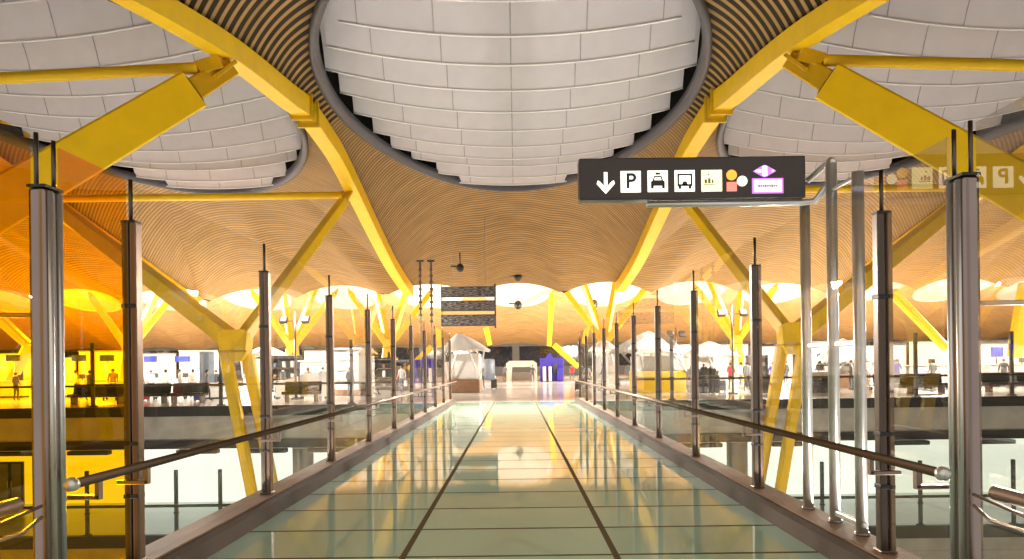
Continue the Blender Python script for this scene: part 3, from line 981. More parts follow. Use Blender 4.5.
# pale yellow square with small marks
x, z, hw, hh = sq(711.5, 180)
pp = flat(rect(x, z, hw*1.02, hh), 'panel', M['inkyellow'], t, label='pale yellow square with small dark marks')
pc = MB(); s_ = hh/10.0
for r_ in ([(-7, -2.6), (-4.6, -2.6), (-4.6, 1.2), (-7, 1.2)], [(-3.6, -2.6), (-1.2, -2.6), (-1.2, 2.2), (-3.6, 2.2)], [(0, -2.6), (1.6, -2.6), (1.6, 1.0), (0, 1.0)], [(-4, 5), (-2.6, 5), (-2.6, 6.4), (-4, 6.4)], [(-7.5, -4), (3, -4), (3, -3.3), (-7.5, -3.3)]):
    pc.prism(P_(r_), y0_, y1_)
pc.build('pictogram', M['grey'], pp)
# coloured discs and lozenge
x, z, _, _ = sq(731.5, 174)
p1 = flat(disc(x, z, 5.2*u), 'dot', M['inkorange'], t, label='orange lit dot')
x, z, _, _ = sq(731.5, 185.5)
p2 = flat(rect(x, z, 5.0*u, 4.6*u), 'dot', M['inkred'], t, label='red lit badge')
x, z, _, _ = sq(742, 179.8)
p3 = flat(disc(x, z, 5.2*u), 'dot', M['inkgreen'], t, label='pale green lit dot')
x, z, _, _ = sq(764.5, 169.5)
p4 = flat([(x-11.5*u, z), (x-4*u, z-4.4*u), (x, z-6.2*u), (x+4*u, z-4.4*u), (x+11.5*u, z), (x+4*u, z+4.4*u), (x, z+6.2*u), (x-4*u, z+4.4*u)], 'lozenge', M['inkviolet'], t, label='violet lozenge emblem')
q = MB().prism([(x-2.4*u, z-5*u), (x+2.4*u, z-5*u), (x+2.4*u, z+5*u), (x-2.4*u, z+5*u)], y0_, y1_)
q.prism([(x-9.5*u, z-0.9*u), (x-3.4*u, z-1.6*u), (x-3.4*u, z+1.6*u), (x-9.5*u, z+0.9*u)], y0_, y1_)
q.prism([(x+9.5*u, z-0.7*u), (x+7*u, z-1.2*u), (x+7*u, z+1.2*u), (x+9.5*u, z+0.7*u)], y0_, y1_)
q.build('bar', M['inklilac'], p4)
x, z, _, _ = sq(767.5, 184)
p5 = flat(rect(x, z, 15.6*u, 7.6*u), 'plate', M['inkviolet'], t, d=0.004, label='violet edged plate')
p6 = flat(rect(x, z, 13.8*u, 6.0*u), 'plate_face', M['inklilac'], p5, d=0.008)
q = MB()
for i in range(9):
    q.prism(rect(x+(-9+i*2.2)*u, z-0.3*u, 0.75*u, (0.9 if i % 3 else 1.5)*u), YF0-0.012, YF0-0.006)
q.build('pictogram', M['grey'], p6)

# pole frame that carries the sign
poles = [(806, 200, 815, 515, 7.1), (829, 161, 842, 533, 6.5), (858, 172, 870, 548, 6.0)]
t = thing('sign_pole_frame', (3.1, 6.4, 0.19), 'three polished steel poles standing on the right kerb and carrying the direction sign', 'sign support')
PP = []
for (xa, ya, xb, yb, Y) in poles:
    top, bot = at(xa, ya, Y), at(xb, yb, Y)
    X = 3.01
    PP.append((X, Y, top.z))
    MB().tube([(X, Y, 0.2), (X, Y, top.z)], 0.05, 18).build('pole', M['steel_light'], t, True)
    MB().tube([(X, Y, 0.2), (X, Y, 0.235)], 0.062, 18).build('foot', M['steel'], t, True)
m = MB()
zt = PP[1][2]
m.tube([(3.01, 6.45, zt-0.02), (3.01, 6.5, zt+0.01), (2.99, 6.62, zt-0.02), (2.86, 6.68, zt-0.14)], 0.028, 10)
m.tube([(3.01, 7.1, PP[2][2]-0.03), (3.01, 6.0, PP[2][2]-0.03)], 0.018, 10)
m.build('top_arm', M['steel_light'], t, True)
m = MB()
m.tube([(SX0+0.65, SYY+0.08, SZ0-0.035), (SX1-0.02, SYY+0.08, SZ0-0.035), (SX1+0.12, SYY+0.1, SZ0-0.02), (3.01, 6.5, SZ0+0.13)], 0.03, 12)
m.build('carrier_tube', M['steel_light'], t, True)
for z_ in (1.86,):
    MB().box((3.01, 6.55, z_), (0.04, 1.15, 0.055), 0.01).build('cross_plate', M['steel_light'], t)
MB().box((3.01, 6.25, 0.30), (0.05, 0.62, 0.05), 0.01).build('foot_bar', M['steel_light'], t)

# ------------------------------------------------------------------ hanging display boards beside the walkway end
YB = 48.0
t = thing('display_board', at(468, 327, YB), 'stack of three dark flight display boards left of the walkway end', 'display board')
for (pa, pb) in ((287, 297.5), (301, 311.5), (315, 326.5)):
    A, B = at(441, pa, YB), at(496, pb-0.7, YB)
    cen = ((A.x+B.x)/2, YB, (A.z+B.z)/2)
    pn = MB().box(cen, (B.x-A.x, 0.3, A.z-B.z), 0.03).build('board', M['darkgrey'], t)
    fc = MB().box((cen[0], YB-0.155, cen[2]), (B.x-A.x-0.12, 0.02, A.z-B.z-0.12)).build('board_face', M['board'], pn)
for px in (441.5, 495):
    A, B = at(px, 284, YB+0.25), at(px, 328, YB+0.25)
    MB().box((A.x, YB+0.25, (A.z+B.z)/2), (0.12, 0.1, A.z-B.z), 0.02).build('side_rail', M['yellow'] if px < 460 else M['darkgrey'], t)
A = at(468, 287, YB)
for px in (452, 485):
    x = at(px, 287, YB).x
    MB().tube([(x, YB+0.25, A.z-0.3), (x, YB+0.25, 12.2)], 0.014, 8).build('hanger', M['grey'], t, True)
for px, lab in ((421.5, 'left of two thin dark masts beside the display boards'), (432.5, 'right of two thin dark masts, nearest the display boards')):
    b0, b1 = at(px, 385, 39.0), at(px, 262, 39.0)
    t = thing('mast', (b0.x, 39.0, 0), lab, 'mast', 'thin masts beside the display boards')
    MB().tube([(b0.x, 39, 0), (b0.x, 39, b1.z)], 0.05, 10).build('tube', M['grey'], t, True)
    MB().tube([(b0.x, 39, 0), (b0.x, 39, 0.06)], 0.22, 14).build('base_plate', M['darkgrey'], t, True)
    r = MB()
    for i in range(9):
        r.box((b0.x, 39, 4.2+i*0.36), (0.2, 0.16, 0.12), 0.02)
    r.build('clamps', M['brown'], t)
    MB().box((b0.x, 39, b1.z+0.05), (0.4, 0.15, 0.12), 0.03).build('head', M['darkgrey'], t)

# small cameras and speakers hanging from the ceiling
for (px, py, Y, lab) in ((460, 268, 52, 'dark dome camera hanging from the ceiling above the display boards'),
                         (518, 277, 58, 'small dark speaker high on the ceiling over the middle of the walkway'),
                         (518, 305, 90, 'small dark speaker on the far roof wave in the middle'),
                         (594, 304, 90, 'small dark speaker on the far roof wave right of the middle')):
    p = at(px, py, Y)
    t = thing('ceiling_speaker', p, lab, 'speaker', None)
    r = 0.34*Y/60
    MB().ball(p, r, 12, 8, (1, 1, 1.15)).build('dome', M['blackmetal'], t, True)
    MB().tube([p+Vector((0, 0, r*0.8)), p+Vector((0, 0, r*0.8+0.9))], 0.05, 8).build('stem', M['darkgrey'], t, True)
    MB().box(p+Vector((-r*1.6, 0, r*0.4)), (r*1.4, 0.16, 0.14), 0.03).build('bracket_arm', M['darkgrey'], t)

# floodlight masts
def flood_mast(px, py, Y, lab, spread=11):
    p = at(px, py, Y)
    t = thing('floodlight_mast', (p.x, Y, 0), lab, 'floodlight', 'floodlight masts in the hall')
    MB().tube([(p.x, Y, 0), (p.x, Y, p.z+0.5)], [0.07, 0.05], 12).build('pole', M['steel'], t, True)
    MB().tube([(p.x, Y, 0), (p.x, Y, 0.08)], 0.25, 16).build('base_plate', M['darkgrey'], t, True)
    d = spread/F*Y
    MB().tube([(p.x-d, Y, p.z), (p.x+d, Y, p.z)], 0.035, 8).build('cross_arm', M['steel'], t, True)
    for s in (-1, 1):
        h = MB()
        R = Matrix.Rotation(math.radians(-35), 3, 'X')
        h.box((p.x+s*d, Y-0.05, p.z+0.05), (0.42, 0.22, 0.42), 0.06, R)
        l = h.build('lamp_head', M['blackmetal'], t)
        MB().tube([Vector((p.x+s*d, Y-0.05, p.z+0.05)) + R @ Vector((0, 0.09, 0)), Vector((p.x+s*d, Y-0.05, p.z+0.05)) + R @ Vector((0, 0.125, 0))], 0.15, 16).build('lens', M['lampwhite'], l, True)
flood_mast(295, 321, 38, 'steel mast with two dark floodlights behind the left railing, near the forked column')
flood_mast(732, 314, 38, 'steel mast with two dark floodlights behind the right railing')
flood_mast(676, 335, 44, 'lower steel mast with two small floodlights behind the right white canopy', 6)

# ------------------------------------------------------------------ people
def person(x, y, rz, lab, top, trousers, pose=0, hgt=1.72):
    """standing figure: one continuous skinned body with clothes by height, hair and shoes as children"""
    k = hgt/1.72
    J = {'pel': (0, 0, 0.95), 'sp': (0, 0.01, 1.18), 'ch': (0, 0, 1.36), 'nk': (0, 0, 1.49), 'hd': (0, -0.015, 1.58), 'ht': (0, -0.01, 1.70)}
    sw = 0.10 if pose == 1 else 0.02
    for s, n in ((-1, 'l'), (1, 'r')):
        J['hip'+n] = (s*0.095, 0, 0.90)
        J['kn'+n] = (s*0.105, -0.02 + s*sw*0.6 - 0.02, 0.50)
        J['an'+n] = (s*0.11, 0.03 + s*sw*1.4, 0.09)
        J['to'+n] = (s*0.125, -0.13 + s*sw*1.4, 0.035)
        J['sh'+n] = (s*0.17, 0, 1.41)
        J['el'+n] = (s*0.24, 0.02 - s*sw*0.8, 1.14)
        fo = (s*0.23, -0.13 - s*sw, 0.93) if pose != 2 else (s*0.16, -0.25, 1.12)
        J['wr'+n] = fo
        J['ha'+n] = (fo[0]*0.97, fo[1]-0.04, fo[2]-0.08)
    R = {'pel': .145, 'sp': .13, 'ch': .15, 'nk': .055, 'hd': .088, 'ht': .062}
    for n in 'lr':
        R.update({'hip'+n: .092, 'kn'+n: .062, 'an'+n: .042, 'to'+n: .035, 'sh'+n: .062, 'el'+n: .042, 'wr'+n: .029, 'ha'+n: .036})
    E_ = [('pel', 'sp'), ('sp', 'ch'), ('ch', 'nk'), ('nk', 'hd'), ('hd', 'ht')]
    for n in 'lr':
        E_ += [('pel', 'hip'+n), ('hip'+n, 'kn'+n), ('kn'+n, 'an'+n), ('an'+n, 'to'+n), ('ch', 'sh'+n), ('sh'+n, 'el'+n), ('el'+n, 'wr'+n), ('wr'+n, 'ha'+n)]
    keys = list(J)
    me = bpy.data.meshes.new('skeleton')
    me.from_pydata([Vector(J[q])*k for q in keys], [(keys.index(a), keys.index(b)) for a, b in E_], [])
    tmp = bpy.data.objects.new('skeleton', me)
    C.objects.link(tmp)
    tmp.modifiers.new('skin', 'SKIN')
    sub = tmp.modifiers.new('sub', 'SUBSURF'); sub.levels = 1; sub.render_levels = 1
    sv = me.skin_vertices[0].data
    for i, q in enumerate(keys):
        r = R[q]*k
        sv[i].radius = (r, r*0.78) if q in ('pel', 'sp', 'ch') else (r, r)
        sv[i].use_root = (q == 'pel')
    dg = bpy.context.evaluated_depsgraph_get()
    dg.update()
    body = bpy.data.meshes.new_from_object(tmp.evaluated_get(dg))
    bpy.data.objects.remove(tmp)
    body.name = 'body'
    for mm in (M['skin'], top, trousers, M['darkgrey']): body.materials.append(mm)
    for p in body.polygons:
        p.use_smooth = True
        c = p.center/k
        arm = abs(c.x) > 0.19
        if c.z > 1.475: p.material_index = 0
        elif arm and c.z < 0.99 and pose != 2: p.material_index = 0
        elif pose == 2 and c.y < -0.2 and 1.0 < c.z < 1.2: p.material_index = 0
        elif c.z > 0.93 or arm: p.material_index = 1
        elif c.z > 0.10: p.material_index = 2
        else: p.material_index = 3
    t = thing('person', (x, y, 0), lab, 'person', None)
    t.rotation_euler = (0, 0, rz)
    o = bpy.data.objects.new('body', body); C.objects.link(o); o.parent = t
    def child(mb, nm, m):
        q = mb.build(nm, m, None, True); q.parent = t
    h = MB().ball((0, 0.012*k, 1.635*k), 0.098*k, 14, 10, (0.95, 1.02, 1.0))
    h.v = [(a, b if (c > 1.62*k or b > 0.0) else 0.0, c) for a, b, c in h.v]
    child(h, 'hair', M['hair'])
    f = MB()
    f.ball((0, -0.115*k, 1.60*k), 0.016*k, 8, 6, (0.8, 1, 1.4))
    child(f, 'nose', M['skin'])
    e = MB()
    for s in (-1, 1): e.ball((s*0.033*k, -0.094*k, 1.625*k), 0.011*k, 8, 6)
    child(e, 'eyes', M['hair'])
    return t

def pz(px, Y): return at(px, 385, Y).x
T = M['white']
person(pz(587, 42), 42, 0.3, 'person in a white top and dark trousers standing at the end of the right railing', T, M['darkgrey'], 1)
person(pz(731, 43), 43, 2.6, 'person in a red top under the right floodlight mast', M['red'], M['darkgrey'], 2)
person(pz(741, 45), 45, -2.2, 'person in a white top beside the person in red', T, M['grey'], 1)
person(pz(166, 42), 42, 3.0, 'person in a white shirt at the check-in desk nearest the amber glass', T, M['darkgrey'], 2)
person(pz(180, 43), 43, 2.2, 'person in a grey top at the check-in desk with the right blue screen', M['grey'], M['bluegrey'], 1)
person(pz(193, 42), 42, -2.7, 'person in a pale top left of the tall blue-grey banner', M['offwhite'], M['darkgrey'], 0)
person(pz(505, 74), 74, 3.1, 'distant person in dark clothes left of the white arched desk', M['bluegrey'], M['darkgrey'], 1)
person(pz(572, 70), 70, 2.8, 'distant person in a red top right of the blue stand', M['red'], M['darkgrey'], 1)
person(pz(350, 41), 41, 2.9, 'person in a dark top beside the white cube booth', M['darkgrey'], M['grey'], 0)
person(pz(90, 40), 40, 2.9, 'person in a dark top seen through the amber glass', M['darkgrey'], M['darkgrey'], 1)
person(pz(773, 44), 44, 2.9, 'person in a blue top left of the right forked column', M['blue'], M['darkgrey'], 1)

# ------------------------------------------------------------------ hall furniture
def counter(px0, px1, Y, lab, h=1.05, d=0.8, front='white', top='offwhite', screen_=None, grp='white check-in counters'):
    x0, x1 = pz(px0, Y), pz(px1, Y)
    xm, w = (x0+x1)/2, abs(x1-x0)
    t = thing('check_in_counter', (xm, Y, 0), lab, 'counter', grp)
    MB().box((xm, Y, h/2+0.05), (w, d, h-0.1), 0.03).build('front_panel', M[front], t)
    MB().box((xm, Y, h+0.02), (w+0.12, d+0.14, 0.07), 0.02).build('countertop', M[top], t)
    MB().box((xm, Y, 0.05), (w-0.1, d-0.1, 0.1)).build('plinth', M['darkgrey'], t)
    mo = MB().box((xm+w*0.2, Y+0.1, h+0.28), (0.42, 0.05, 0.3), 0.015)
    mo.box((xm+w*0.2, Y+0.13, h+0.09), (0.06, 0.06, 0.16), 0.01)
    mo.build('monitor', M['darkgrey'], t)
    if screen_:
        a, b = at(screen_[0], screen_[2], Y+1.2), at(screen_[1], screen_[3], Y+1.2)
        s_ = MB().box(((a.x+b.x)/2, Y+1.2, (a.z+b.z)/2), (abs(b.x-a.x), 0.14, abs(a.z-b.z)), 0.02).build('overhead_screen', M['darkgrey'], t)
        MB().box(((a.x+b.x)/2, Y+1.125, (a.z+b.z)/2), (abs(b.x-a.x)-0.08, 0.02, abs(a.z-b.z)-0.08)).build('screen_face', M['bluelit'], s_)
        MB().tube([((a.x+b.x)/2, Y+1.25, 0), ((a.x+b.x)/2, Y+1.25, a.z)], 0.06, 8).build('screen_post', M['white'], t, True)
    return t
counter(136, 162, 46, 'white check-in counter under the left blue screen', screen_=(144, 157, 356, 362))
counter(168, 192, 46, 'white check-in counter under the right blue screen', screen_=(175, 190, 356, 362))
counter(66, 88, 46, 'white check-in counter behind amber glass, right of the left double column', screen_=(72, 86, 355, 361))
counter(96, 122, 46, 'white check-in counter behind amber glass, next to the nearest slim post', screen_=(100, 114, 355, 361))
counter(2, 26, 46, 'white check-in counter behind amber glass at the photo edge', screen_=(6, 20, 355, 361))
counter(886, 902, 44, 'white counter left of the right double column, its left end by the steel post', 1.35, 1.0, 'white', 'offwhite', None, 'long white counters on the right')
counter(905, 945, 44, 'long white counter just left of the right double column', 1.35, 1.0, 'white', 'offwhite', None, 'long white counters on the right')
counter(985, 1040, 44, 'long white counter right of the right double column', 1.35, 1.0, 'white', 'offwhite', None, 'long white counters on the right')
counter(803, 828, 39.5, 'white counter behind the three polished steel poles', 1.1, 0.9, 'offwhite', 'white', None, 'long white counters on the right')
counter(206, 226, 40, 'low white counter beside the tall blue-grey banner', 0.85, 0.7, 'white', 'offwhite', None, 'white check-in counters')

def bench(px0, px1, Y, lab, col='darkgreen', h=0.5):
    x0, x1 = pz(px0, Y), pz(px1, Y)
    xm, w = (x0+x1)/2, abs(x1-x0)
    t = thing('long_bench', (xm, Y, 0), lab, 'bench', 'dark benches along the deck edge')
    MB().box((xm, Y, h-0.06), (w, 0.62, 0.16), 0.05).build('seat', M[col], t)
    R = Matrix.Rotation(math.radians(-10), 3, 'X')
    MB().box((xm, Y+0.32, h+0.26), (w, 0.12, 0.5), 0.04, R).build('backrest', M[col], t)
    n = max(2, int(w/1.6)+1)
    for i in range(n):
        x = x0+0.2+(x1-x0-0.4)*i/(n-1) if x1 > x0 else x0
        MB().box((x, Y, (h-0.12)/2), (0.08, 0.5, h-0.12), 0.01).build('leg', M['steel_dark'], t)
bench(132, 168, 35.5, 'dark green-grey bench on the deck edge just right of the nearest left post')
bench(170, 206, 35.5, 'dark green-grey bench on the deck edge nearest the left forked column')
bench(70, 124, 35.5, 'dark bench on the deck edge behind amber glass')
bench(283, 320, 35.5, 'dark bench on the deck edge right of the left floodlight mast')
bench(876, 945, 36.5, 'dark bench in front of the long white counter left of the right double column', 'darkgrey')
bench(985, 1045, 36.5, 'dark bench in front of the white counter right of the right double column', 'darkgrey')

# tall banner
p0, p1 = at(199, 352, 41), at(214, 380, 41)
t = thing('banner_stand', ((p0.x+p1.x)/2, 41, 0), 'tall rounded blue-grey banner stand left of the left forked column', 'banner')
xm = (p0.x+p1.x)/2; w = p1.x-p0.x
MB().grid(lambda u, v: (xm+(u-0.5)*w, 41-0.2*math.sin(u*PI), 0.25+v*(p0.z-0.25)), 12, 2).grid(lambda u, v: (xm+(u-0.5)*w, 41.06-0.2*math.sin(u*PI), 0.25+v*(p0.z-0.25)), 12, 2).build('banner_face', M['bluegrey'], t, True)
MB().box((xm, 41, 0.12), (w+0.1, 0.5, 0.24), 0.06).build('base', M['grey'], t)

# scaffold-like white kiosk left of the walkway
def booth(px0, px1, Y, ztop, lab, wall='white', base=None, zb=0.0, depth=3.0, shelf=True, name='booth'):
    x0, x1 = pz(px0, Y), pz(px1, Y)
    xm, w = (x0+x1)/2, x1-x0
    t = thing(name, (xm, Y, 0), lab, 'booth', None)
    MB().box((xm, Y+depth/2, (ztop+zb)/2), (w, depth, ztop-zb), 0.05).build('body', M[wall], t)
    MB().box((xm, Y+depth/2, ztop+0.06), (w+0.25, depth+0.25, 0.12), 0.04).build('roof_slab', M['offwhite'], t)
    if base: MB().box((xm, Y+depth/2, zb/2), (w+0.15, depth+0.1, zb), 0.03).build('base', M[base], t)
    if shelf:
        s_ = MB()
        for i in range(3): s_.box((xm, Y-0.03, zb+(ztop-zb)*(0.25+0.25*i)), (w*0.86, 0.05, 0.05))
        s_.build('trim_strips', M['offwhite'], t)
    return t
booth(334, 359, 42, 2.75, 'white cube booth behind the third left post', 'white', 'brown', 0.35)
booth(300, 330, 47, 2.1, 'off-white booth behind the floodlight mast on the left', 'offwhite', 'darkgrey', 0.3)
# sloping white barrier panels
for (pa, pb, za, zb_, lab) in ((276, 298, 0.9, 1.25, 'sloping white barrier panel just right of the second left post'), (300, 328, 1.35, 1.5, 'white barrier panel left of the third left post')):
    Y = 38.5
    x0, x1 = pz(pa, Y), pz(pb, Y)
    t = thing('barrier_panel', ((x0+x1)/2, Y, 0), lab, 'barrier', 'white barrier panels on the left')
    MB().prism([(x0, 0.12), (x1, 0.12), (x1, zb_), (x0, za)], Y-0.06, Y+0.06).build('panel', M['white'], t)
    for x in (x0+0.1, x1-0.1):
        MB().box((x, Y, 0.06), (0.1, 0.5, 0.12), 0.02).build('foot', M['darkgrey'], t)
# dark shelves with goods
for (pa, pb, Y, h, lab, colr) in ((272, 300, 50, 2.6, 'dark shop shelf behind the floodlight mast on the left', 'darkgrey'), (362, 392, 52, 2.4, 'dark shop shelf behind the third and fourth left posts', 'darkgreen'), (748, 768, 48, 2.2, 'grey display rack left of the right forked column', 'grey'), (820, 850, 50, 2.3, 'dark shop shelf behind the three steel poles', 'darkgrey'), (396, 414, 50, 2.2, 'grey display rack behind the far left posts', 'grey')):
    x0, x1 = pz(pa, Y), pz(pb, Y)
    xm, w = (x0+x1)/2, x1-x0
    t = thing('shop_shelf', (xm, Y, 0), lab, 'shelf', None)
    MB().box((xm, Y+0.4, h/2), (w, 0.06, h)).build('back_panel', M[colr], t)
    for x in (x0, x1): MB().box((x, Y+0.2, h/2), (0.07, 0.45, h), 0.01).build('side_panel', M['darkgrey'], t)
    for i in range(4):
        z = 0.25+i*(h-0.4)/3
        MB().box((xm, Y+0.15, z), (w, 0.5, 0.05), 0.01).build('shelf', M['steel'], t)
    rr = random.Random(int(pa))
    gx = x0+0.2
    while gx < x1-0.2:
        for i in range(3):
            z = 0.28+i*(h-0.4)/3
            hh = rr.uniform(0.25, 0.5)
            o = MB().box((gx, Y+0.1, z+hh/2), (0.24, 0.26, hh), 0.05).build('boxed_goods', M[rr.choice(['white', 'offwhite', 'grey', 'brown', 'white', 'bluegrey', 'red'])])
            tag(o, 'small boxed goods on the ' + lab, 'box', 'boxed goods on the ' + lab)
        gx += rr.uniform(0.45, 0.8)

# canopies: white fabric umbrellas with ribs over booths
def canopy(px0, px1, py_top, py_eave, Y, lab, depth=4.5, base_px=None, base_h=0.9, base_col='yellow', panel_h=None, skew=0.0):
    a, b = at(px0, py_eave, Y), at(px1, py_eave, Y)
    ztop = at((px0+px1)/2, py_top, Y).z
    ze = (a.z+b.z)/2
    x0, x1 = a.x, b.x
    xm, hw = (x0+x1)/2, (x1-x0)/2
    t = thing('canopy_booth', (xm, Y, 0), lab, 'canopy booth', 'white canopy booths in the hall')
    n = 8
    top = (xm+skew*hw, Y+depth/2, ztop)
    vs_, fs = [top], []
    m = 32
    for r_ in range(1, 7):
        q = r_/6
        for i in range(m):
            th = 2*PI*i/m
            c_, s_ = math.cos(th), math.sin(th)
            kq = 1.0/max(abs(c_), abs(s_))**0.7
            x = top[0]*(1-q)+q*(xm)+q*hw*c_*kq*0.92
            y = Y+depth/2+q*depth/2*s_*kq*0.92
            sag = 0.10*(ztop-ze)*math.cos(th*n/2*2)*q
            z = ztop-(ztop-ze)*(q**1.25) - sag*0.6
            vs_.append((x, y, z))
    for i in range(m): fs.append([0, 1+i, 1+(i+1) % m])
    for r_ in range(5):
        for i in range(m):
            j = (i+1) % m
            fs.append([1+r_*m+i, 1+r_*m+m+i, 1+r_*m+m+j, 1+r_*m+j])
    cv = MB().add(vs_, fs).build('canopy', M['white'], t, True)
    for i in range(n):
        th = 2*PI*(i+0.5)/n
        c_, s_ = math.cos(th), math.sin(th)
        kq = 1.0/max(abs(c_), abs(s_))**0.7
        e = Vector((xm+hw*c_*kq*0.88, Y+depth/2+depth/2*s_*kq*0.88, ze-0.05))
        MB().bar(Vector((top[0], top[1], ztop-0.25)), e, 0.07, 0.10).build('rib', M['offwhite'], cv)
    hp = max(1.2, base_h)
    bx0, bx1 = (at(base_px[0], 380, Y).x, at(base_px[1], 380, Y).x) if base_px else (xm-hw*0.6, xm+hw*0.6)
    bm_, bw = (bx0+bx1)/2, bx1-bx0
    MB().box((bm_, Y+depth/2, base_h/2), (bw, depth*0.7, base_h), 0.04).build('base', M[base_col], t)
    ph = panel_h or (ze-0.2-base_h)
    MB().box((bm_, Y+depth/2+0.1, base_h+ph/2), (bw*0.96, depth*0.62, ph), 0.04).build('panel', M['white'], t)
    for sx_ in (-1, 1):
        x = bm_+sx_*bw*0.5
        for q_ in (-1, 1):
            # crossing props
            MB().bar((x, Y+depth*0.15, base_h), (xm+sx_*hw*0.75 if q_ > 0 else x-sx_*bw*0.35, Y+depth*0.12, ze+0.1), 0.10, 0.10, ch=0.2).build('prop', M['white'], t)
    return t
canopy(436, 491, 331, 350, 43.5, 'white tent-like canopy booth with brown base left of the walkway end', 5.0, (447, 479), 0.85, 'brown', None, -0.3)
canopy(612, 686, 329, 352, 40, 'white canopy booth with yellow base behind the far right posts', 4.5, (640, 689), 1.25, 'yellow', 0.9, 0.2)
canopy(686, 748, 340, 356, 47, 'white canopy booth behind the third right post, above a dark counter', 4.0, (693, 718), 1.3, 'darkgrey', 0.8)
canopy(832, 884, 337, 362, 43, 'white canopy booth behind the third steel pole and nearest right post', 4.0, (838, 876), 0.9, 'brown', 0.5)
canopy(590, 622, 338, 350, 60, 'smaller white canopy booth farthest along the right railing', 4.0, (596, 618), 1.0, 'offwhite', None)
canopy(232, 282, 345, 356, 55, 'white canopy booth directly behind the left forked column', 4.0, (240, 276), 1.0, 'white', None)
# dark counters on the right
for (pa, pb, Y, h, lab) in ((689, 718, 38.5, 1.55, 'dark planter box behind the third right post'), (752, 776, 37.5, 1.1, 'dark planter box left of the right forked column'), (803, 832, 37.5, 0.9, 'dark planter box behind the steel poles')):
    x0, x1 = pz(pa, Y), pz(pb, Y)
    t = thing('planter_box', ((x0+x1)/2, Y, 0), lab, 'planter', 'dark planter boxes on the right deck')
    MB().box(((x0+x1)/2, Y, h*0.35), (x1-x0, 0.7, h*0.62), 0.04).build('box', M['darkgrey'], t)
    g = MB()
    rr = random.Random(int(pa))
    for i in range(90):
        x = rr.uniform(x0+0.05, x1-0.05); y = Y+rr.uniform(-0.3, 0.3); z = h*0.62
        hh = rr.uniform(0.15, 0.42*h); dx = rr.uniform(-0.15, 0.15); dy = rr.uniform(-0.12, 0.12)
        g.add([(x-0.04, y, z), (x+0.04, y, z), (x+dx*0.6+0.06, y+dy*0.6, z+hh*0.6), (x+dx, y+dy, z+hh), (x+dx*0.6-0.06, y+dy*0.6, z+hh*0.6)], [[0, 1, 2, 3, 4]])
    g.build('foliage', M['darkgreen'], t)

# far middle of the hall
p0, p1 = at(480, 359, 72), at(495, 376, 72)
t = thing('advertising_drum', ((p0.x+p1.x)/2, 72, 0), 'round blue-grey advertising drum right of the brown-based canopy booth', 'drum')
r = (p1.x-p0.x)/2
MB().tube([((p0.x+p1.x)/2, 72, 0.2), ((p0.x+p1.x)/2, 72, p0.z-0.12), ((p0.x+p1.x)/2, 72, p0.z)], [r, r, r*0.8], 28).build('body', M['bluegrey'], t, True)
MB().tube([((p0.x+p1.x)/2, 72, 0), ((p0.x+p1.x)/2, 72, 0.22)], r*1.06, 28).build('base', M['grey'], t, True)
p0, p1 = at(506, 361, 80), at(537, 376, 80)
t = thing('arched_desk', ((p0.x+p1.x)/2, 80, 0), 'white arched information desk in front of the dark windows in the middle', 'desk')
xm, w = (p0.x+p1.x)/2, p1.x-p0.x
MB().prism([(xm-w/2, 0), (xm-w/2+0.6, 0), (xm-w/2+0.7, p0.z-0.7), (xm+w/2-0.7, p0.z-0.7), (xm+w/2-0.6, 0), (xm+w/2, 0), (xm+w/2, p0.z-0.3), (xm+w/2-0.4, p0.z), (xm-w/2+0.4, p0.z), (xm-w/2, p0.z-0.3)], 79.6, 80.6).build('arch', M['white'], t)
MB().box((xm, 80.3, 0.45), (w*0.6, 0.7, 0.9), 0.05).build('counter', M['grey'], t)
p0, p1 = at(540, 358, 72), at(564, 379, 72)
t = thing('exhibition_stand', ((p0.x+p1.x)/2, 72, 0), 'blue exhibition stand with white panels at the end of the walkway', 'stand')
xm, w, h = (p0.x+p1.x)/2, p1.x-p0.x, p0.z
MB().box((xm, 72.6, h/2), (w, 0.2, h), 0.04).build('back_wall', M['blue'], t)
MB().prism([(xm-w*0.28, h-0.1), (xm+w*0.1, h-0.1), (xm-0.1, h+0.5), (xm-0.3, h+0.5)], 72.4, 72.6).build('header', M['blue'], t)
for dx, ww in ((-0.32, 0.13), (-0.08, 0.12)):
    MB().box((xm+dx*w, 72.1, h*0.33), (w*ww, 0.5, h*0.6), 0.03).build('panel', M['white'], t)
MB().box((xm+0.12*w, 72.2, h*0.55), (w*0.16, 0.3, h*0.4), 0.04).build('screen', M['darkgreen'], t)
MB().box((xm+0.34*w, 72.1, h*0.3), (w*0.25, 0.6, h*0.55), 0.04).build('counter', M['blue'], t)
tag(MB().tube([(pz(585, 41), 41.3, 0), (pz(585, 41), 41.3, 0.05), (pz(585, 41), 41.3, 0.75), (pz(585, 41), 41.3, 0.85)], [0.2, 0.24, 0.26, 0.18], 20).build('waste_bin', M['blackmetal'], None, True), 'small black waste bin at the end of the right railing', 'bin')
# blue screen stand on the long counter right of the right double column
p0, p1 = at(991, 347, 46), at(1003, 357, 46)
t = thing('screen_stand', ((p0.x+p1.x)/2, 46, 0), 'blue lit screen on a post behind the white counter at the far right', 'screen')
MB().box(((p0.x+p1.x)/2, 46, (p0.z+p1.z)/2), (p1.x-p0.x, 0.12, p0.z-p1.z), 0.02).build('housing', M['darkgrey'], t)
MB().box(((p0.x+p1.x)/2, 45.93, (p0.z+p1.z)/2), (p1.x-p0.x-0.1, 0.02, p0.z-p1.z-0.1)).build('screen_face', M['bluelit'], t)
MB().tube([((p0.x+p1.x)/2, 46.05, 0), ((p0.x+p1.x)/2, 46.05, p1.z)], 0.05, 10).build('post', M['steel'], t, True)

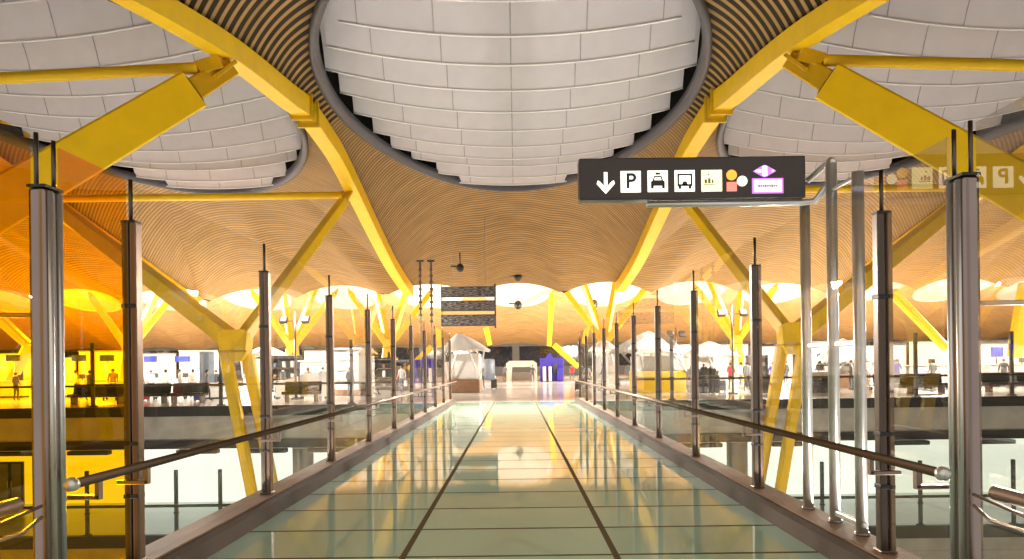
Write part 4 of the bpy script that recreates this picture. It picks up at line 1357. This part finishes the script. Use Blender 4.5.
# white partition walls at the back of the hall
for i, (pa, pb, Y, h, m_, lab) in enumerate((
        (-30, 20, 70, 3.4, 'white', 'white partition wall at the back left, cut by the photo edge'), (24, 76, 72, 3.0, 'offwhite', 'off-white partition wall at the back, partly hidden by the left double column'),
        (80, 134, 70, 3.6, 'white', 'white partition wall at the back, behind amber glass'), (138, 176, 72, 3.3, 'white', 'white partition wall behind the left blue screen'),
        (180, 222, 70, 3.5, 'white', 'white partition wall behind the right blue screen'), (262, 300, 74, 3.0, 'offwhite', 'off-white partition wall behind the left floodlight mast'),
        (305, 350, 72, 3.4, 'white', 'white partition wall behind the white cube booth'), (362, 398, 76, 2.6, 'white', 'white partition wall behind the far left railing posts'),
        (640, 680, 76, 2.8, 'white', 'white partition wall behind the yellow-based canopy booth'), (700, 748, 72, 3.5, 'white', 'white partition wall behind the right floodlight mast'),
        (752, 798, 74, 3.3, 'white', 'white partition wall behind the right forked column'), (804, 852, 70, 3.6, 'offwhite', 'off-white partition wall behind the three steel poles'),
        (856, 906, 72, 3.2, 'white', 'white partition wall behind the nearest right post'), (910, 960, 70, 3.5, 'white', 'white partition wall behind the right double column'),
        (966, 1060, 72, 3.2, 'offwhite', 'off-white partition wall at the back right, cut by the photo edge'))):
    x0, x1 = pz(pa, Y), pz(pb, Y)
    t = thing('partition_wall', ((x0+x1)/2, Y, 0), lab, 'partition', 'white partition walls at the back of the hall')
    MB().box(((x0+x1)/2, Y, h/2+0.06), (x1-x0, 0.2, h-0.12), 0.03).build('panel', M[m_], t)
    MB().box(((x0+x1)/2, Y, 0.06), (x1-x0+0.05, 0.26, 0.12), 0.02).build('plinth', M['darkgrey'], t)
    MB().box(((x0+x1)/2, Y, h+0.05), (x1-x0+0.1, 0.3, 0.1), 0.02).build('top_rail', M['grey'], t)

# more travellers, luggage and trolleys in the hall
more = [(140, 39, 2.9, 'person in a dark coat standing right of the nearest left post, far across the void', 'darkgrey', 'grey', 0),
        (151, 44, 0.4, 'person in a white top walking below the left blue screen', 'white', 'darkgrey', 1),
        (207, 37.5, 2.2, 'person in a grey top in front of the tall blue-grey banner', 'grey', 'darkgrey', 1),
        (216, 43, -2.0, 'person in dark clothes between the banner and the left forked column', 'darkgrey', 'darkgrey', 0),
        (283, 44, 2.8, 'person in a black top left of the left floodlight mast', 'darkgrey', 'bluegrey', 1),
        (308, 40.5, -2.6, 'person in a brown top right of the left floodlight mast', 'brown', 'darkgrey', 0),
        (323, 44, 3.0, 'person in a blue-grey top left of the third left post', 'bluegrey', 'darkgrey', 2),
        (376, 44, 2.0, 'person in dark clothes between the fourth and fifth left posts', 'darkgrey', 'grey', 1),
        (402, 46, -2.4, 'person in a white top behind the fifth left posts', 'white', 'bluegrey', 1),
        (482, 52, 2.9, 'person in a grey coat right of the brown-based canopy booth', 'grey', 'darkgrey', 1),
        (533, 66, 0.2, 'distant person in dark clothes right of the white arched desk', 'darkgrey', 'darkgrey', 1),
        (603, 47, -1.8, 'person in dark clothes behind the farthest right posts', 'darkgrey', 'bluegrey', 1),
        (704, 44, 2.6, 'person in a dark coat behind the dark planter box right of the third post', 'darkgrey', 'darkgrey', 0),
        (747, 41, 2.4, 'person in a grey top right of the people near the red top', 'grey', 'darkgrey', 1),
        (786, 47, -2.8, 'person in dark clothes behind the right forked column', 'darkgrey', 'bluegrey', 0),
        (820, 42.5, 2.8, 'person in a brown coat between the first and second steel poles', 'brown', 'darkgrey', 1),
        (851, 41.5, -2.2, 'person in black between the second and third steel poles', 'darkgrey', 'darkgrey', 0),
        (897, 42.5, 2.5, 'person in a blue top right of the nearest right post', 'blue', 'darkgrey', 2),
        (933, 42.5, -2.9, 'person in a grey coat left of the right double column', 'grey', 'darkgrey', 0),
        (1004, 42.5, 2.7, 'person in a dark coat right of the right double column', 'darkgrey', 'grey', 1),
        (16, 41, 2.9, 'person in a dark coat behind amber glass left of the double column', 'darkgrey', 'darkgrey', 0),
        (76, 43, 2.4, 'person in a pale top behind amber glass right of the double column', 'offwhite', 'darkgrey', 1),
        (113, 44, -2.5, 'person in a brown top behind amber glass near the slim post', 'brown', 'darkgrey', 1)]
for (px, Y, rz, lab, a, b, po) in more:
    person(pz(px, Y), Y, rz, lab, M[a], M[b], po, 1.66 + 0.02*((px*7) % 8))

def suitcase(px, Y, colr, lab, h=0.62):
    x = pz(px, Y)
    t = thing('suitcase', (x, Y, 0), lab, 'suitcase', None)
    MB().box((x, Y, h/2+0.06), (0.44, 0.26, h), 0.06).build('shell', M[colr], t)
    k = MB()
    for dx in (-0.11, 0.11): k.tube([(x+dx, Y+0.1, h+0.04), (x+dx, Y+0.1, h+0.42)], 0.012, 6)
    k.tube([(x-0.12, Y+0.1, h+0.42), (x+0.12, Y+0.1, h+0.42)], 0.018, 6)
    k.build('pull_handle', M['steel'], t, True)
    for dx in (-0.17, 0.17):
        for dy in (-0.08, 0.08):
            MB().tube([(x+dx-0.02, Y+dy, 0.035), (x+dx+0.02, Y+dy, 0.035)], 0.035, 10).build('wheel', M['blackmetal'], t, True)
for q in ((145, 38.8, 'red', 'red suitcase beside the dark-coated person right of the nearest left post'), (198, 37.2, 'blue', 'blue suitcase left of the tall blue-grey banner'),
          (290, 41, 'darkgrey', 'dark suitcase left of the left floodlight mast'), (317, 40.5, 'brown', 'brown suitcase right of the left floodlight mast'), (369, 43, 'bluegrey', 'blue-grey suitcase between the fourth and fifth left posts'),
          (578, 46, 'darkgrey', 'dark suitcase left of the farthest right posts'), (722, 41.2, 'darkgrey', 'dark suitcase beside the person in red'), (756, 41.6, 'red', 'red suitcase left of the right forked column'),
          (855, 41, 'bluegrey', 'blue-grey suitcase between the second and third steel poles'), (928, 40.5, 'darkgrey', 'dark suitcase left of the right double column'), (1011, 41.5, 'brown', 'brown suitcase right of the right double column'), (494, 51, 'darkgrey', 'dark suitcase right of the brown-based canopy booth')):
    suitcase(*q)

def trolley(px, Y, rz, lab):
    x = pz(px, Y)
    t = thing('luggage_trolley', (x, Y, 0), lab, 'trolley', None)
    t.rotation_euler = (0, 0, 0)
    f = MB()
    for dx in (-0.28, 0.28):
        f.tube([(x+dx, Y-0.45, 0.2), (x+dx, Y+0.4, 0.26), (x+dx, Y+0.5, 0.98)], 0.022, 8)
    f.tube([(x-0.30, Y+0.5, 0.98), (x+0.30, Y+0.5, 0.98)], 0.028, 8)
    f.tube([(x-0.28, Y-0.45, 0.2), (x+0.28, Y-0.45, 0.2)], 0.022, 8)
    f.tube([(x-0.28, Y+0.46, 0.62), (x+0.28, Y+0.46, 0.62)], 0.018, 8)
    f.build('frame', M['steel_light'], t, True)
    MB().box((x, Y-0.02, 0.25), (0.52, 0.8, 0.03), 0.01).build('tray', M['grey'], t)
    for (dx, dy) in ((-0.27, 0.35), (0.27, 0.35), (0, -0.42)):
        MB().tube([(x+dx-0.02, Y+dy, 0.09), (x+dx+0.02, Y+dy, 0.09)], 0.09, 12).build('wheel', M['blackmetal'], t, True)
for q in ((158, 40, 0, 'steel luggage trolley in front of the counter under the left blue screen'), (188, 40.5, 0, 'steel luggage trolley in front of the counter under the right blue screen'),
          (277, 40, 0, 'steel luggage trolley by the sloping white barrier panel'), (760, 43, 0, 'steel luggage trolley left of the right forked column'), (868, 41.5, 0, 'steel luggage trolley behind the third steel pole'), (955, 41.5, 0, 'steel luggage trolley partly hidden by the right double column'), (108, 40, 0, 'steel luggage trolley behind amber glass')):
    trolley(*q)
